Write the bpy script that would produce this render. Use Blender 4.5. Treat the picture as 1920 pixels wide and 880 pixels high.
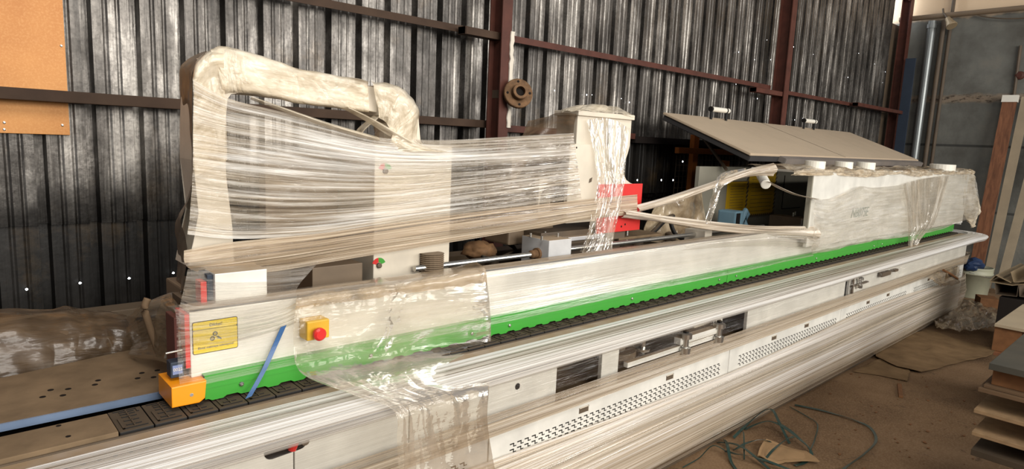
import bpy, bmesh, math, random
from mathutils import Vector, Matrix, noise
random.seed(7)
R=math.radians
sc=bpy.context.scene
for o in list(bpy.data.objects): bpy.data.objects.remove(o)
# ------------------------------------------------------------------ camera
H=1.7; FPX=1200.0
YAW,PITCH,ROLL=R(42.77),R(8.34),R(2.51)
fw=Vector((math.sin(YAW)*math.cos(PITCH),math.cos(YAW)*math.cos(PITCH),-math.sin(PITCH)))
r0=Vector((math.cos(YAW),-math.sin(YAW),0)); u0=r0.cross(fw)
rt=r0*math.cos(ROLL)+u0*math.sin(ROLL); up=-r0*math.sin(ROLL)+u0*math.cos(ROLL)
cd=bpy.data.cameras.new('camera'); cam=bpy.data.objects.new('camera',cd); sc.collection.objects.link(cam)
cam.matrix_world=Matrix(((rt.x,up.x,-fw.x,0),(rt.y,up.y,-fw.y,0),(rt.z,up.z,-fw.z,H),(0,0,0,1)))
cd.sensor_width=36; cd.lens=FPX/1920*36; cd.clip_start=.02
sc.camera=cam
# ------------------------------------------------------------------ light
W=bpy.data.worlds.new('world'); sc.world=W; W.use_nodes=True
bgn=W.node_tree.nodes['Background']; bgn.inputs[0].default_value=(.85,.88,.95,1); bgn.inputs[1].default_value=.22
def area(name,loc,target,sx,sy,power,col):
    l=bpy.data.lights.new(name,'AREA'); l.shape='RECTANGLE'; l.size=sx; l.size_y=sy; l.energy=power; l.color=col
    o=bpy.data.objects.new(name,l); sc.collection.objects.link(o); o.location=loc
    o.rotation_euler=(Vector(target)-Vector(loc)).to_track_quat('-Z','Y').to_euler(); return o
area('daylight_door',(1.6,-5.5,3.4),(2.0,3,1.2),5.0,3.0,590,(1,.955,.88))
area('hood_fill_light',(7.2,-4.3,3.0),(6.5,3,1.0),4.0,2.6,300,(1,.96,.9))  # added fill that brightens the hood side, no door known there
area('overhead_fill_light',(.3,-1.2,5.2),(1.5,2.5,1.0),2.4,2.0,190,(1,.95,.88))  # added overhead fill for rail and dusty tops, not a known roof opening
sc.view_settings.view_transform='Standard'; sc.view_settings.look='None'; sc.view_settings.gamma=1
sc.view_settings.exposure=-0.12; sc.view_settings.use_curve_mapping=False
# ------------------------------------------------------------------ measuring helpers: a photo pixel taken onto a real plane
def ray(px,py): return rt*(px-960)-up*(py-440)+fw*FPX
CAM=Vector((0,0,H))
def gy(px,py,y): d=ray(px,py); return CAM+d*(y/d.y)
def gx(px,py,X): d=ray(px,py); return CAM+d*(X/d.x)
def gz(px,py,z=0): d=ray(px,py); return CAM+d*((z-H)/d.z)
# ------------------------------------------------------------------ materials
def lin(c):
    f=lambda v:(v/255/12.92) if v<=10.3 else ((v/255+.055)/1.055)**2.4
    return (f(c[0]),f(c[1]),f(c[2]),1)
class NT:
    def __init__(s,name):
        s.m=bpy.data.materials.new(name); s.m.use_nodes=True; s.t=s.m.node_tree; s.n=s.t.nodes; s.p=s.n['Principled BSDF']; s.out=s.n['Material Output']
    def l(s,a,b): s.t.links.new(a,b)
    def tc(s,kind='Object',scale=(1,1,1),rot=(0,0,0)):
        t=s.n.new('ShaderNodeTexCoord'); mp=s.n.new('ShaderNodeMapping'); mp.inputs['Scale'].default_value=scale; mp.inputs['Rotation'].default_value=rot
        s.l(t.outputs[kind],mp.inputs[0]); return mp.outputs[0]
    def noise(s,vec,scale=5,detail=4,rough=.55,dist=0):
        x=s.n.new('ShaderNodeTexNoise'); x.inputs['Scale'].default_value=scale; x.inputs['Detail'].default_value=detail
        x.inputs['Roughness'].default_value=rough; x.inputs['Distortion'].default_value=dist; s.l(vec,x.inputs['Vector']); return x.outputs['Fac']
    def ramp(s,f,stops):
        x=s.n.new('ShaderNodeValToRGB'); e=x.color_ramp.elements
        while len(e)<len(stops): e.new(.5)
        for i,(p,c) in enumerate(stops):
            e[i].position=p; e[i].color=c if len(c)==4 else lin(c)
        s.l(f,x.inputs[0]); return x.outputs[0]
    def mix(s,f,a,b,mode='MIX'):
        x=s.n.new('ShaderNodeMix'); x.data_type='RGBA'; x.blend_type=mode
        for v,i in ((f,0),(a,6),(b,7)):
            if isinstance(v,(int,float)): x.inputs[i].default_value=v
            elif isinstance(v,tuple): x.inputs[i].default_value=v
            else: s.l(v,x.inputs[i])
        return x.outputs[2]
    def math(s,op,a,b=0.0):
        x=s.n.new('ShaderNodeMath'); x.operation=op
        for v,i in ((a,0),(b,1)):
            if isinstance(v,(int,float)): x.inputs[i].default_value=v
            else: s.l(v,x.inputs[i])
        return x.outputs[0]
    def bump(s,h,st=.3,d=.01):
        x=s.n.new('ShaderNodeBump'); x.inputs['Strength'].default_value=st; x.inputs['Distance'].default_value=d; s.l(h,x.inputs['Height']); s.l(x.outputs[0],s.p.inputs['Normal']); return x.outputs[0]
g1=lambda v:(v,v,v,1)
def paint(name,c,rough=.45,metal=0,dust=0.0,dustc=(126,104,78),var=.12,nz=6,topdust=False,spec=.5):
    k=NT(name); v=k.tc(); n=k.noise(v,nz,5)
    base=lin(c); dk=tuple(x*(1-var*2) for x in base[:3])+(1,)
    col=k.mix(k.ramp(n,[(.3,g1(0)),(.7,g1(1))]),dk,base)
    if topdust:
        g=k.n.new('ShaderNodeNewGeometry'); sp=k.n.new('ShaderNodeSeparateXYZ'); k.l(g.outputs['Normal'],sp.inputs[0])
        up_=k.ramp(sp.outputs[2],[(.35,g1(0)),(.8,g1(1))])
        n2=k.noise(v,14,5); f=k.math('MULTIPLY',up_,k.ramp(n2,[(.2,g1(.75)),(.7,g1(1))]))
        col=k.mix(f,col,lin(dustc)); rr=k.math('ADD',k.math('MULTIPLY',f,.4),rough); k.l(rr,k.p.inputs['Roughness'])
        if metal: k.l(k.math('MULTIPLY',k.math('SUBTRACT',1,f),metal),k.p.inputs['Metallic'])
    else:
        if dust:
            f=k.math('MULTIPLY',k.ramp(k.noise(v,3,6),[(.3,g1(.4)),(.65,g1(1))]),dust); col=k.mix(f,col,lin(dustc))
        k.p.inputs['Roughness'].default_value=rough; k.p.inputs['Metallic'].default_value=metal
    k.p.inputs['Specular IOR Level'].default_value=spec
    k.l(col,k.p.inputs['Base Color']); k.bump(k.noise(v,60,3),.06,.004); return k.m
WHITE=paint('white_enamel',(226,224,216),.35,topdust=True,dustc=(150,128,100))
WHITE2=paint('dusty_cream_enamel',(222,214,198),.45,dust=.25,dustc=(176,156,128))
DUSTY=paint('dust_covered_enamel',(128,108,84),.85,var=.2,nz=9,spec=.2)
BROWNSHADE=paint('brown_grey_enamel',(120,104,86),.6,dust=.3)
GREEN=paint('green_enamel',(62,152,54),.35,var=.04)
RED=paint('red_enamel',(205,38,34),.4,var=.05)
ORANGE=paint('orange_enamel',(240,150,20),.4,var=.05)
YELLOW=paint('yellow_print',(228,200,20),.4,var=.03)
BLACK=paint('black_rubber',(26,24,23),.6,topdust=True,dustc=(80,68,54),spec=.3)
DARK=paint('dark_void_metal',(34,29,26),.8,spec=.15)
DARKM=paint('dark_machine_parts',(70,62,54),.6,dust=.4)
STEEL=paint('bright_steel',(200,198,192),.25,metal=.9,var=.05)
ALU=paint('aluminium',(205,205,208),.38,metal=.3,topdust=True,dustc=(140,118,90))
GREYBOX=paint('grey_enamel',(200,200,200),.4,topdust=True,dustc=(150,128,100))
RUST=paint('red_oxide_steel',(92,48,38),.6,dust=.35,dustc=(70,52,44),var=.2,nz=12,spec=.3)
RUSTD=paint('dark_primer_steel',(52,36,32),.7,dust=.2,var=.2,spec=.2)
RUSTB=paint('brown_rusted_iron',(128,96,66),.75,var=.3,nz=25,spec=.3)
BLUE=paint('blue_plastic_strap',(42,88,140),.4,var=.1)
TEALM=paint('blue_grey_casting',(110,142,158),.4,var=.1)
LIDM=paint('dusty_lid',(190,172,148),.75,dust=.3,dustc=(170,150,126),var=.06)
LIDEDGE=paint('lid_edge_foam',(52,50,50),.8)
LIDGREY=paint('lid_grey_border',(110,108,108),.7,dust=.3)
WPLASTIC=paint('white_plastic',(232,228,216),.4,var=.04)
GREYIN=paint('hood_inner_grey',(140,136,122),.7,var=.06)
OLIVE=paint('aged_yellow_print',(206,164,24),.6,var=.12)
STRAPG=paint('green_plastic_strap',(36,58,52),.35,var=.15)
CARD=paint('cardboard',(150,122,90),.85,var=.12,nz=8,spec=.1)
CARDB=paint('worn_cardboard',(128,104,76),.9,var=.2,nz=6,spec=.1)
WOODB=paint('raw_wood_block',(122,84,54),.7,var=.2,nz=14,spec=.2)
ORWOOD=paint('orange_rack_paint',(196,112,40),.6,var=.1)
BLUESHEET=paint('dark_blue_sheet',(38,50,66),.6,var=.1)
BUCKETM=paint('pale_green_plastic',(170,172,150),.5,dust=.3,dustc=(150,140,116))
BLUEBAG=paint('navy_plastic_bag',(34,56,92),.4)
PAPER=paint('white_paper',(214,206,192),.8,var=.05)
BOARDT=paint('chipboard_raw',(150,124,94),.8,var=.15,nz=20,spec=.1)
BOARDG=paint('dark_grey_laminate',(64,66,62),.5,dust=.35,dustc=(100,88,70))
BOARDL=paint('pale_laminate',(170,156,132),.5,dust=.3)
TRUSSM=paint('galvanised_profile',(170,152,122),.5,metal=.3,dust=.4)
DARKB=paint('blackened_beam',(36,30,28),.8,spec=.1)
def emis(name,c,s):
    m=bpy.data.materials.new(name); m.use_nodes=True; n=m.node_tree.nodes; p=n['Principled BSDF']
    p.inputs['Base Color'].default_value=(0,0,0,1); p.inputs['Emission Color'].default_value=c; p.inputs['Emission Strength'].default_value=s; return m
DAY=emis('daylight_outside',(.95,.97,1,1),5)
def galv(name,lo,mid,hi,metal,rough,low_dark=False):
    k=NT(name); v=k.tc(scale=(1,1,1)); vs=k.tc(scale=(14,1,.8))
    a=k.noise(vs,1.3,6,.6,.4); b=k.noise(k.tc(scale=(2.2,1,1)),1.1,7,.7); c=k.noise(v,70,2)
    m=k.math('ADD',k.math('MULTIPLY',a,.42),k.math('MULTIPLY',b,.73))
    col=k.ramp(m,[(.40,lo),(.58,mid),(.76,hi)])
    rustf=k.ramp(k.noise(v,2.1,6,.7),[(.56,g1(0)),(.75,g1(.35))]); col=k.mix(rustf,col,lin((116,94,62)))
    col=k.mix(k.ramp(c,[(.45,g1(0)),(.7,g1(.35))]),col,lin((30,28,26)))
    if low_dark:  # sheet colour turns darker towards the bottom, with a noisy edge
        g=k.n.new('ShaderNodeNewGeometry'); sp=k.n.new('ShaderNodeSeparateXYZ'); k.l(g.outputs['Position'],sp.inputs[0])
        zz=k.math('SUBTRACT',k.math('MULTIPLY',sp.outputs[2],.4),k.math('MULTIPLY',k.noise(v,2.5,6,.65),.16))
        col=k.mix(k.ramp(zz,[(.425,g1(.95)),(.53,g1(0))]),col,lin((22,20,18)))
    k.l(col,k.p.inputs['Base Color']); k.p.inputs['Metallic'].default_value=metal
    k.l(k.ramp(k.noise(v,5,5,.7),[(.3,g1(rough-.14)),(.7,g1(rough+.16))]),k.p.inputs['Roughness'])
    h=k.math('ADD',k.noise(vs,1.2,4),k.math('MULTIPLY',k.noise(v,9,4),.5)); k.bump(h,.35,.02); return k.m
GALV=galv('galvanised_sheet',(30,28,26),(94,90,86),(190,185,178),.62,.38,low_dark=True)
GALVD=galv('dark_sheet',(14,13,12),(26,24,22),(46,43,40),.2,.5)  # dark tone for the lower sheets
def floor_mat():
    k=NT('dirty_concrete'); v=k.tc(); n=k.noise(v,1.1,7,.6); col=k.ramp(n,[(.3,(76,56,38)),(.5,(108,84,60)),(.72,(132,106,80))])
    s=k.noise(v,9,6,.7,1.0); col=k.mix(k.ramp(s,[(.60,g1(0)),(.70,g1(.65))]),col,lin((52,38,28)))
    f=k.noise(v,90,2); col=k.mix(k.ramp(f,[(.4,g1(0)),(.75,g1(.3))]),col,lin((160,136,108)))
    k.l(col,k.p.inputs['Base Color']); k.p.inputs['Roughness'].default_value=.85; k.p.inputs['Specular IOR Level'].default_value=.2
    k.bump(k.math('ADD',s,k.math('MULTIPLY',f,.3)),.3,.01); return k.m
def plaster_mat():
    k=NT('grey_plaster'); v=k.tc(); g=k.n.new('ShaderNodeSeparateXYZ'); k.l(v,g.inputs[0]); z=g.outputs[2]
    n=k.noise(v,2.2,6,.6); col=k.ramp(n,[(.3,(84,82,76)),(.55,(108,108,102)),(.75,(124,120,110))])
    zz=k.math('ADD',z,k.math('MULTIPLY',k.noise(v,5,5),.12))
    warm=k.ramp(k.math('DIVIDE',zz,5),[(.735,g1(0)),(.745,g1(1))]); col=k.mix(warm,col,lin((222,196,164)))
    # horizontal chipped band near 2.55 m
    d=k.math('ABSOLUTE',k.math('SUBTRACT',zz,2.60)); band=k.ramp(d,[(.03,g1(1)),(.07,g1(0))])
    chips=k.ramp(k.noise(k.tc(scale=(1,1,3)),8,4,.7),[(.5,g1(0)),(.6,g1(1))])
    col=k.mix(k.math('MULTIPLY',band,.55),col,lin((150,128,104))); col=k.mix(k.math('MULTIPLY',band,chips),col,lin((52,40,32)))
    d2=k.math('ABSOLUTE',k.math('SUBTRACT',z,1.90)); col=k.mix(k.ramp(d2,[(.012,g1(.8)),(.02,g1(0))]),col,lin((46,46,44)))
    d3=k.math('ABSOLUTE',k.math('SUBTRACT',z,1.02)); col=k.mix(k.ramp(d3,[(.012,g1(.7)),(.02,g1(0))]),col,lin((46,46,44)))
    k.l(col,k.p.inputs['Base Color']); k.p.inputs['Roughness'].default_value=.8; k.bump(k.noise(v,22,5),.35,.01); return k.m
def osb():
    k=NT('orange_fibreboard'); v=k.tc(scale=(1,1,1)); n=k.noise(v,3,5); col=k.ramp(n,[(.3,(190,124,62)),(.7,(214,150,84))])
    col=k.mix(k.ramp(k.noise(v,120,2),[(.45,g1(0)),(.8,g1(.4))]),col,lin((232,178,116))); k.l(col,k.p.inputs['Base Color']); k.p.inputs['Roughness'].default_value=.6; return k.m
def woodm():
    k=NT('brown_wood_grain'); v=k.tc(scale=(9,9,1)); col=k.ramp(k.noise(v,3,5,.6,.5),[(.3,(92,56,36)),(.7,(140,92,62))]); k.l(col,k.p.inputs['Base Color']); k.p.inputs['Roughness'].default_value=.5; return k.m
FLOOR=floor_mat(); PLAST=plaster_mat(); OSB=osb(); BWOOD=woodm()
def film(name,c1,c2,lo,hi,su,sv,rough=.22,bump=.6,seed=0,dist=.3,fine=4,edge=(.36,.66),crinkle=0.0,gloss=.4,coat=.2,dark=(96,82,68)):
    """thin plastic: density of the layers varies in streaks along U"""
    k=NT(name); t=k.n.new('ShaderNodeTexCoord'); mp=k.n.new('ShaderNodeMapping'); mp.inputs['Location'].default_value=(seed*3.1,seed*7.7,0)
    k.l(t.outputs['UV'],mp.inputs[0])
    def st(a,b,det=4,ds=dist):
        m=k.n.new('ShaderNodeMapping'); m.inputs['Scale'].default_value=(a,b,1); k.l(mp.outputs[0],m.inputs[0]); return k.noise(m.outputs[0],1,det,.6,ds)
    big=st(su,sv); small=st(su*2.2,sv*fine,3,.15); wide=st(su*.9,sv*.28,3,.6)
    s=k.math('ADD',k.math('MULTIPLY',big,.45),k.math('ADD',k.math('MULTIPLY',small,.30),k.math('MULTIPLY',wide,.25)))
    cr=None
    if crinkle:
        def ridge(a,b,w,ds):
            n=st(a,b,2,ds); return k.math('SUBTRACT',1,k.math('MINIMUM',k.math('MULTIPLY',k.math('ABSOLUTE',k.math('SUBTRACT',n,.5)),w),1))
        ca=max(su*.9,2.2); cb=min(max(sv*.35,2.5),9)
        cr=k.math('ADD',k.math('MULTIPLY',ridge(ca,cb,16,.8),.6),k.math('MULTIPLY',ridge(ca*2.6,cb*2.1,12,.5),.4))
    alpha=k.ramp(s,[(edge[0],g1(lo)),(edge[1],g1(hi))])
    if cr: alpha=k.math('MINIMUM',k.math('ADD',alpha,k.math('MULTIPLY',k.math('POWER',cr,3),crinkle*.18)),1)
    col=k.ramp(k.math('ADD',k.math('MULTIPLY',small,.5),k.math('MULTIPLY',wide,.5)),[(.36,dark),(.47,c1),(.62,c2)])
    k.l(col,k.p.inputs['Base Color']); k.p.inputs['Roughness'].default_value=rough; k.p.inputs['Specular IOR Level'].default_value=.5
    k.p.inputs['Coat Weight'].default_value=coat; k.p.inputs['Coat Roughness'].default_value=.08
    h=k.math('ADD',big,k.math('MULTIPLY',small,.6))
    if cr: h=k.math('ADD',k.math('MULTIPLY',h,1-.6*crinkle),k.math('MULTIPLY',cr,crinkle*.45))
    nb=k.bump(h,bump,.02); k.l(nb,k.p.inputs['Coat Normal'])
    tr=k.n.new('ShaderNodeBsdfTransparent'); tr.inputs[0].default_value=(.97,.96,.94,1)
    tl=k.n.new('ShaderNodeBsdfTranslucent'); k.l(col,tl.inputs[0]); k.l(nb,tl.inputs['Normal'])
    m0=k.n.new('ShaderNodeMixShader'); m0.inputs[0].default_value=.06; k.l(k.p.outputs[0],m0.inputs[1]); k.l(tl.outputs[0],m0.inputs[2])
    gl=k.n.new('ShaderNodeBsdfGlossy'); gl.inputs['Roughness'].default_value=.12; gl.inputs[0].default_value=(1,1,1,1); k.l(nb,gl.inputs['Normal'])
    fr=k.n.new('ShaderNodeFresnel'); fr.inputs[0].default_value=1.45; k.l(nb,fr.inputs['Normal'])
    m1=k.n.new('ShaderNodeMixShader'); k.l(k.math('MULTIPLY',fr.outputs[0],gloss),m1.inputs[0]); k.l(tr.outputs[0],m1.inputs[1]); k.l(gl.outputs[0],m1.inputs[2])
    m2=k.n.new('ShaderNodeMixShader'); k.l(alpha,m2.inputs[0]); k.l(m1.outputs[0],m2.inputs[1]); k.l(m0.outputs[0],m2.inputs[2])
    k.l(m2.outputs[0],k.out.inputs['Surface']); return k.m
FILM_SKIRT=film('film_layers_on_base',(208,190,164),(236,230,224),.20,.85,.22,26,seed=1,dist=.5,edge=(.38,.60),bump=.45)
FILM_RAIL=film('film_layers_on_rail',(226,220,210),(253,253,253),.22,.90,.2,50,seed=2,rough=.32,bump=.5,edge=(.38,.56),dark=(118,108,96),gloss=.1,coat=.05)
FILM_COVER=film('thin_film_on_cover',(222,212,196),(250,247,242),.02,.42,.25,40,seed=3,edge=(.44,.70),bump=.22,gloss=.25,rough=.35)
FILM_TOP=film('stretched_film_web',(206,190,166),(252,249,243),.08,.78,.7,30,seed=4,rough=.16,bump=.9,edge=(.40,.64),crinkle=.3)
FILM_BAND=film('thick_film_band',(178,156,128),(214,200,178),.35,.92,.4,36,seed=5,edge=(.32,.58),bump=.5)
FILM_ARM=film('wrinkled_film_on_duct',(224,210,184),(238,228,208),.25,.85,5,7,seed=6,bump=.5,edge=(.3,.6),crinkle=.8,dark=(190,170,140),rough=.3)
FILM_DRAPE=film('clear_draped_film',gloss=.6,c1=(200,184,158),c2=(222,212,194),lo=.06,hi=.34,su=2.6,sv=5,seed=7,bump=.6,edge=(.35,.7),crinkle=.5,rough=.12)
FILM_DRAPETOP=film('dusty_draped_film',(172,150,120),(200,182,156),.30,.75,5,2,seed=8,bump=.4,edge=(.3,.65),crinkle=.2)
FILM_HOOD=film('film_on_hood_front',(238,230,214),(252,248,240),.10,.55,1.2,12,seed=9,bump=.3,edge=(.38,.66),crinkle=.35,dark=(196,180,156))
FILM_ROPE=film('twisted_film_rope',(206,192,172),(232,226,218),.5,.96,.8,24,seed=10,edge=(.3,.5),dark=(140,122,102))
FILM_BROWN=film('dust_brown_film',(84,67,49),(108,88,66),.35,.85,2.5,7,seed=11,bump=.4,edge=(.34,.6),crinkle=.5,dark=(70,55,40),rough=.35)
FILM_DARK=film('dark_dusty_film',(92,76,58),(132,114,90),.12,.6,1.5,12,seed=12,bump=.6,edge=(.38,.66),dark=(60,48,36),crinkle=.3)
FILM_FLOOR=film('crumpled_film_on_floor',(140,116,86),(186,166,134),.2,.6,5,5,seed=13,bump=.5,edge=(.35,.65),crinkle=.7,dark=(100,80,56),rough=.2)
FILM_HANG=film('hanging_crinkled_film',(196,180,156),(236,230,218),.10,.65,9,1.2,seed=14,bump=.8,edge=(.42,.66),crinkle=.5,rough=.12)
# ------------------------------------------------------------------ object helpers
C=sc.collection
def wloc(o):
    v=Vector((0,0,0))
    while o: v+=o.location; o=o.parent
    return v
def link(name,data,parent=None,loc=None):
    o=bpy.data.objects.new(name,data); C.objects.link(o)
    if parent: o.parent=parent
    if loc is not None: o.location=Vector(loc)-(wloc(parent) if parent else Vector((0,0,0)))
    return o
def thing(name,label,cat,loc=(0,0,0),group=None):
    o=link(name,None,None,loc); o.empty_display_size=.05; tag(o,label,cat,group); return o
def tag(o,label,cat,group=None,kind=None):
    if label:o['label']=label
    if cat:o['category']=cat
    if group:o['group']=group
    if kind:o['kind']=kind
    return o
def fin(name,bm,mat,parent=None,smooth=False,label=None,loc=None,kind=None):
    """link a world-space bmesh as one object, its origin at the base of its bounding box (or parent's)"""
    if loc is None:
        vs=[v.co for v in bm.verts]
        loc=Vector(((min(v.x for v in vs)+max(v.x for v in vs))/2,(min(v.y for v in vs)+max(v.y for v in vs))/2,min(v.z for v in vs)))
    loc=Vector(loc)
    bmesh.ops.translate(bm,verts=bm.verts,vec=-loc)
    bmesh.ops.recalc_face_normals(bm,faces=bm.faces) if not bm.loops.layers.uv else None
    me=bpy.data.meshes.new(name); bm.to_mesh(me); bm.free()
    mats=mat if isinstance(mat,(list,tuple)) else [mat]
    for m in mats: me.materials.append(m)
    if smooth:
        for p in me.polygons:p.use_smooth=True
    o=link(name,me,parent,loc)
    if label:o['label']=label
    if kind:o['kind']=kind
    return o
def B(): return bmesh.new()
def box(bm,x0,x1,y0,y1,z0,z1,bev=0,mi=0):
    vs=[bm.verts.new((x,y,z)) for x in(x0,x1) for y in(y0,y1) for z in(z0,z1)]
    fs=[bm.faces.new([vs[i] for i in q]) for q in((0,1,3,2),(4,6,7,5),(0,4,5,1),(2,3,7,6),(0,2,6,4),(1,5,7,3))]
    for f in fs:f.material_index=mi
    if bev:
        es={e for f in fs for e in f.edges}; bmesh.ops.bevel(bm,geom=list(es),offset=bev,segments=2,affect='EDGES',profile=.6)
    return bm
def prism(bm,pts,y0,y1,axis='y',bev=0,mi=0):
    """outline in the plane across the axis, extruded from y0 to y1"""
    def mk(p,t): return {'y':(p[0],t,p[1]),'x':(t,p[0],p[1]),'z':(p[0],p[1],t)}[axis]
    a=[bm.verts.new(mk(p,y0)) for p in pts]; b=[bm.verts.new(mk(p,y1)) for p in pts]; n=len(pts)
    fs=[bm.faces.new(a),bm.faces.new(b[::-1])]+[bm.faces.new((a[i],b[i],b[(i+1)%n],a[(i+1)%n])) for i in range(n)]
    for f in fs:f.material_index=mi
    if bev:
        es=[e for e in set(fs[0].edges)|set(fs[1].edges)]
        bmesh.ops.bevel(bm,geom=es,offset=bev,segments=2,affect='EDGES',profile=.6)
    return bm
def tube(bm,pts,r,n=10,cap=True,flat=1.0):
    pts=[Vector(p) for p in pts]; rings=[]
    for i,p in enumerate(pts):
        t=(pts[min(i+1,len(pts)-1)]-pts[max(i-1,0)]).normalized()
        a=t.cross(Vector((0,0,1)));  a=Vector((1,0,0)) if a.length<1e-3 else a.normalized(); b=a.cross(t)
        rr=r[i] if isinstance(r,(list,tuple)) else r
        rings.append([bm.verts.new(p+a*math.cos(6.2832*j/n)*rr+b*math.sin(6.2832*j/n)*rr*flat) for j in range(n)])
    for q,w in zip(rings,rings[1:]):
        for j in range(n): bm.faces.new((q[j],q[(j+1)%n],w[(j+1)%n],w[j]))
    if cap: bm.faces.new(rings[0][::-1]); bm.faces.new(rings[-1])
    return bm
def cyl(bm,a,b,r,n=16): return tube(bm,[a,b],r,n)
def lathe(bm,c,ax,prof,n=20):
    """prof: (distance along axis, radius)"""
    c=Vector(c); ax=Vector(ax).normalized(); u=ax.orthogonal().normalized(); w=ax.cross(u); rings=[]
    for d,r in prof: rings.append([bm.verts.new(c+ax*d+(u*math.cos(6.2832*j/n)+w*math.sin(6.2832*j/n))*max(r,1e-4)) for j in range(n)])
    for q,s in zip(rings,rings[1:]):
        for j in range(n): bm.faces.new((q[j],q[(j+1)%n],s[(j+1)%n],s[j]))
    bm.faces.new(rings[0][::-1]); bm.faces.new(rings[-1]); return bm
def cat(P,t):
    n=len(P)-1; x=min(max(t*n,0),n-1e-6); i=int(x); f=x-i
    p0,p1,p2,p3=P[max(i-1,0)],P[i],P[i+1],P[min(i+2,n)]
    return .5*((2*p1)+(p2-p0)*f+(2*p0-5*p1+4*p2-p3)*f*f+(3*p1-p0-3*p2+p3)*f**3)
def sheet(name,rows,mat,nu,nv,amp=.004,fu=3,fv=20,label=None,cat_=None,parent=None,group=None,seed=0,ragged=(0,0,0,0),linear=False,kind=None):
    """film surface through control rows (each row a list of world points, left to right); UV in metres"""
    rows=[[Vector(p) for p in r] for r in rows]
    lu=sum((a-b).length for a,b in zip(rows[0],rows[0][1:])); mid=[r[len(r)//2] for r in rows]; lv=sum((a-b).length for a,b in zip(mid,mid[1:]))
    bm=B(); uvl=bm.loops.layers.uv.new('UVMap'); G=[];UV=[]
    for j in range(nv+1):
        v=j/nv; line=[]; uvr=[]
        cols=[cat(r,0) for r in rows]
        for i in range(nu+1):
            u=i/nu
            uu=u; vv=v
            if ragged[0] or ragged[1]:
                e=noise.noise(Vector((seed,u*lu*9,1.3)))
                vv=v+(ragged[1]*e*max(0,v-.7)/.3+ragged[0]*e*max(0,.3-v)/.3); vv=max(0,min(1,vv))
            p=cat([cat(r,uu) for r in rows],vv)
            line.append(p); uvr.append((u*lu,v*lv))
        G.append(line);UV.append(uvr)
    V=[]
    for j in range(nv+1):
        rr=[]
        for i in range(nu+1):
            p=G[j][i]
            du=G[j][min(i+1,nu)]-G[j][max(i-1,0)]; dv=G[min(j+1,nv)][i]-G[max(j-1,0)][i]
            n=du.cross(dv); n=n.normalized() if n.length>1e-9 else Vector((0,-1,0))
            a,b=UV[j][i]
            d=noise.noise(Vector((a*fu+seed*5,b*fv+seed,seed)))*amp+noise.noise(Vector((a*fu*2.7,b*fv*2.3,seed+9)))*amp*.4
            rr.append(bm.verts.new(p+n*d))
        V.append(rr)
    for j in range(nv):
        for i in range(nu):
            q=[(j,i),(j,i+1),(j+1,i+1),(j+1,i)]
            try:f=bm.faces.new([V[a][b] for a,b in q])
            except ValueError: continue
            for l,(a,b) in zip(f.loops,q): l[uvl].uv=UV[a][b]
    o=fin(name,bm,mat,parent,smooth=True,label=None)
    if cat_: tag(o,label,cat_,group,kind)
    elif label:o['label']=label
    return o
def text(name,s,loc,size,mat,parent,rot=(R(90),0,0),shear=0,ext=.0005):
    cu=bpy.data.curves.new(name,'FONT'); cu.body=s; cu.size=size; cu.shear=shear; cu.extrude=ext; cu.materials.append(mat)
    tmp=bpy.data.objects.new(name,cu); C.objects.link(tmp); dg=bpy.context.evaluated_depsgraph_get(); me=bpy.data.meshes.new_from_object(tmp.evaluated_get(dg)); bpy.data.objects.remove(tmp)
    me.materials.clear(); me.materials.append(mat); o=link(name,me,parent,loc); o.rotation_euler=rot; return o
def part(name,parent,mat,*a,bev=0,smooth=False,label=None,mi=None):
    bm=B(); box(bm,*a,bev=bev); return fin(name,bm,mat,parent,smooth,label)
# =================================================================== SETTING
bm=B(); box(bm,-2.5,10.9,-4.5,3.6,-.12,0); o=fin('floor',bm,FLOOR); o['kind']='structure'
# corrugated wall
def corrugated(x0,x1,z0,z1,y,phase=.915,pitch=.183,lap=0):
    xs=[]; k=math.floor((x0-phase)/pitch)
    prof=[(-.023,0),(-.020,.06),(.014,.06),(.020,0),(.058,0),(.066,.004),(.072,.004),(.080,0),(.106,0),(.114,.004),(.118,.004),(.126,0)]
    while phase+k*pitch<x1:
        c=phase+k*pitch
        for dx,dy in prof:
            if x0<=c+dx<=x1: xs.append((c+dx,dy))
        k+=1
    bm=B(); nz=6
    rows=[[bm.verts.new((X,y+dy+.004*noise.noise(Vector((X*1.3,z*1.7,4))),z)) for X,dy in xs] for z in [z0+(z1-z0)*i/nz for i in range(nz+1)]]
    for a,b in zip(rows,rows[1:]):
        for i in range(len(xs)-1): bm.faces.new((a[i],a[i+1],b[i+1],b[i]))
    return bm
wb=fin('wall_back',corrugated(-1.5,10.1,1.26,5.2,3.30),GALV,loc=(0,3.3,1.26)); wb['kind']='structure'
wl=fin('lower_sheet',corrugated(-1.5,10.4,0,1.36,3.312),GALVD,wb,loc=(0,3.312,0)); wl['label']='dark lower sheeting'
wl2=fin('lower_sheet',corrugated(3.9,6.15,1.3,1.765,3.285),GALVD,wb,loc=(3.9,3.285,1.3)); wl2['label']='dark patch sheet'
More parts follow.
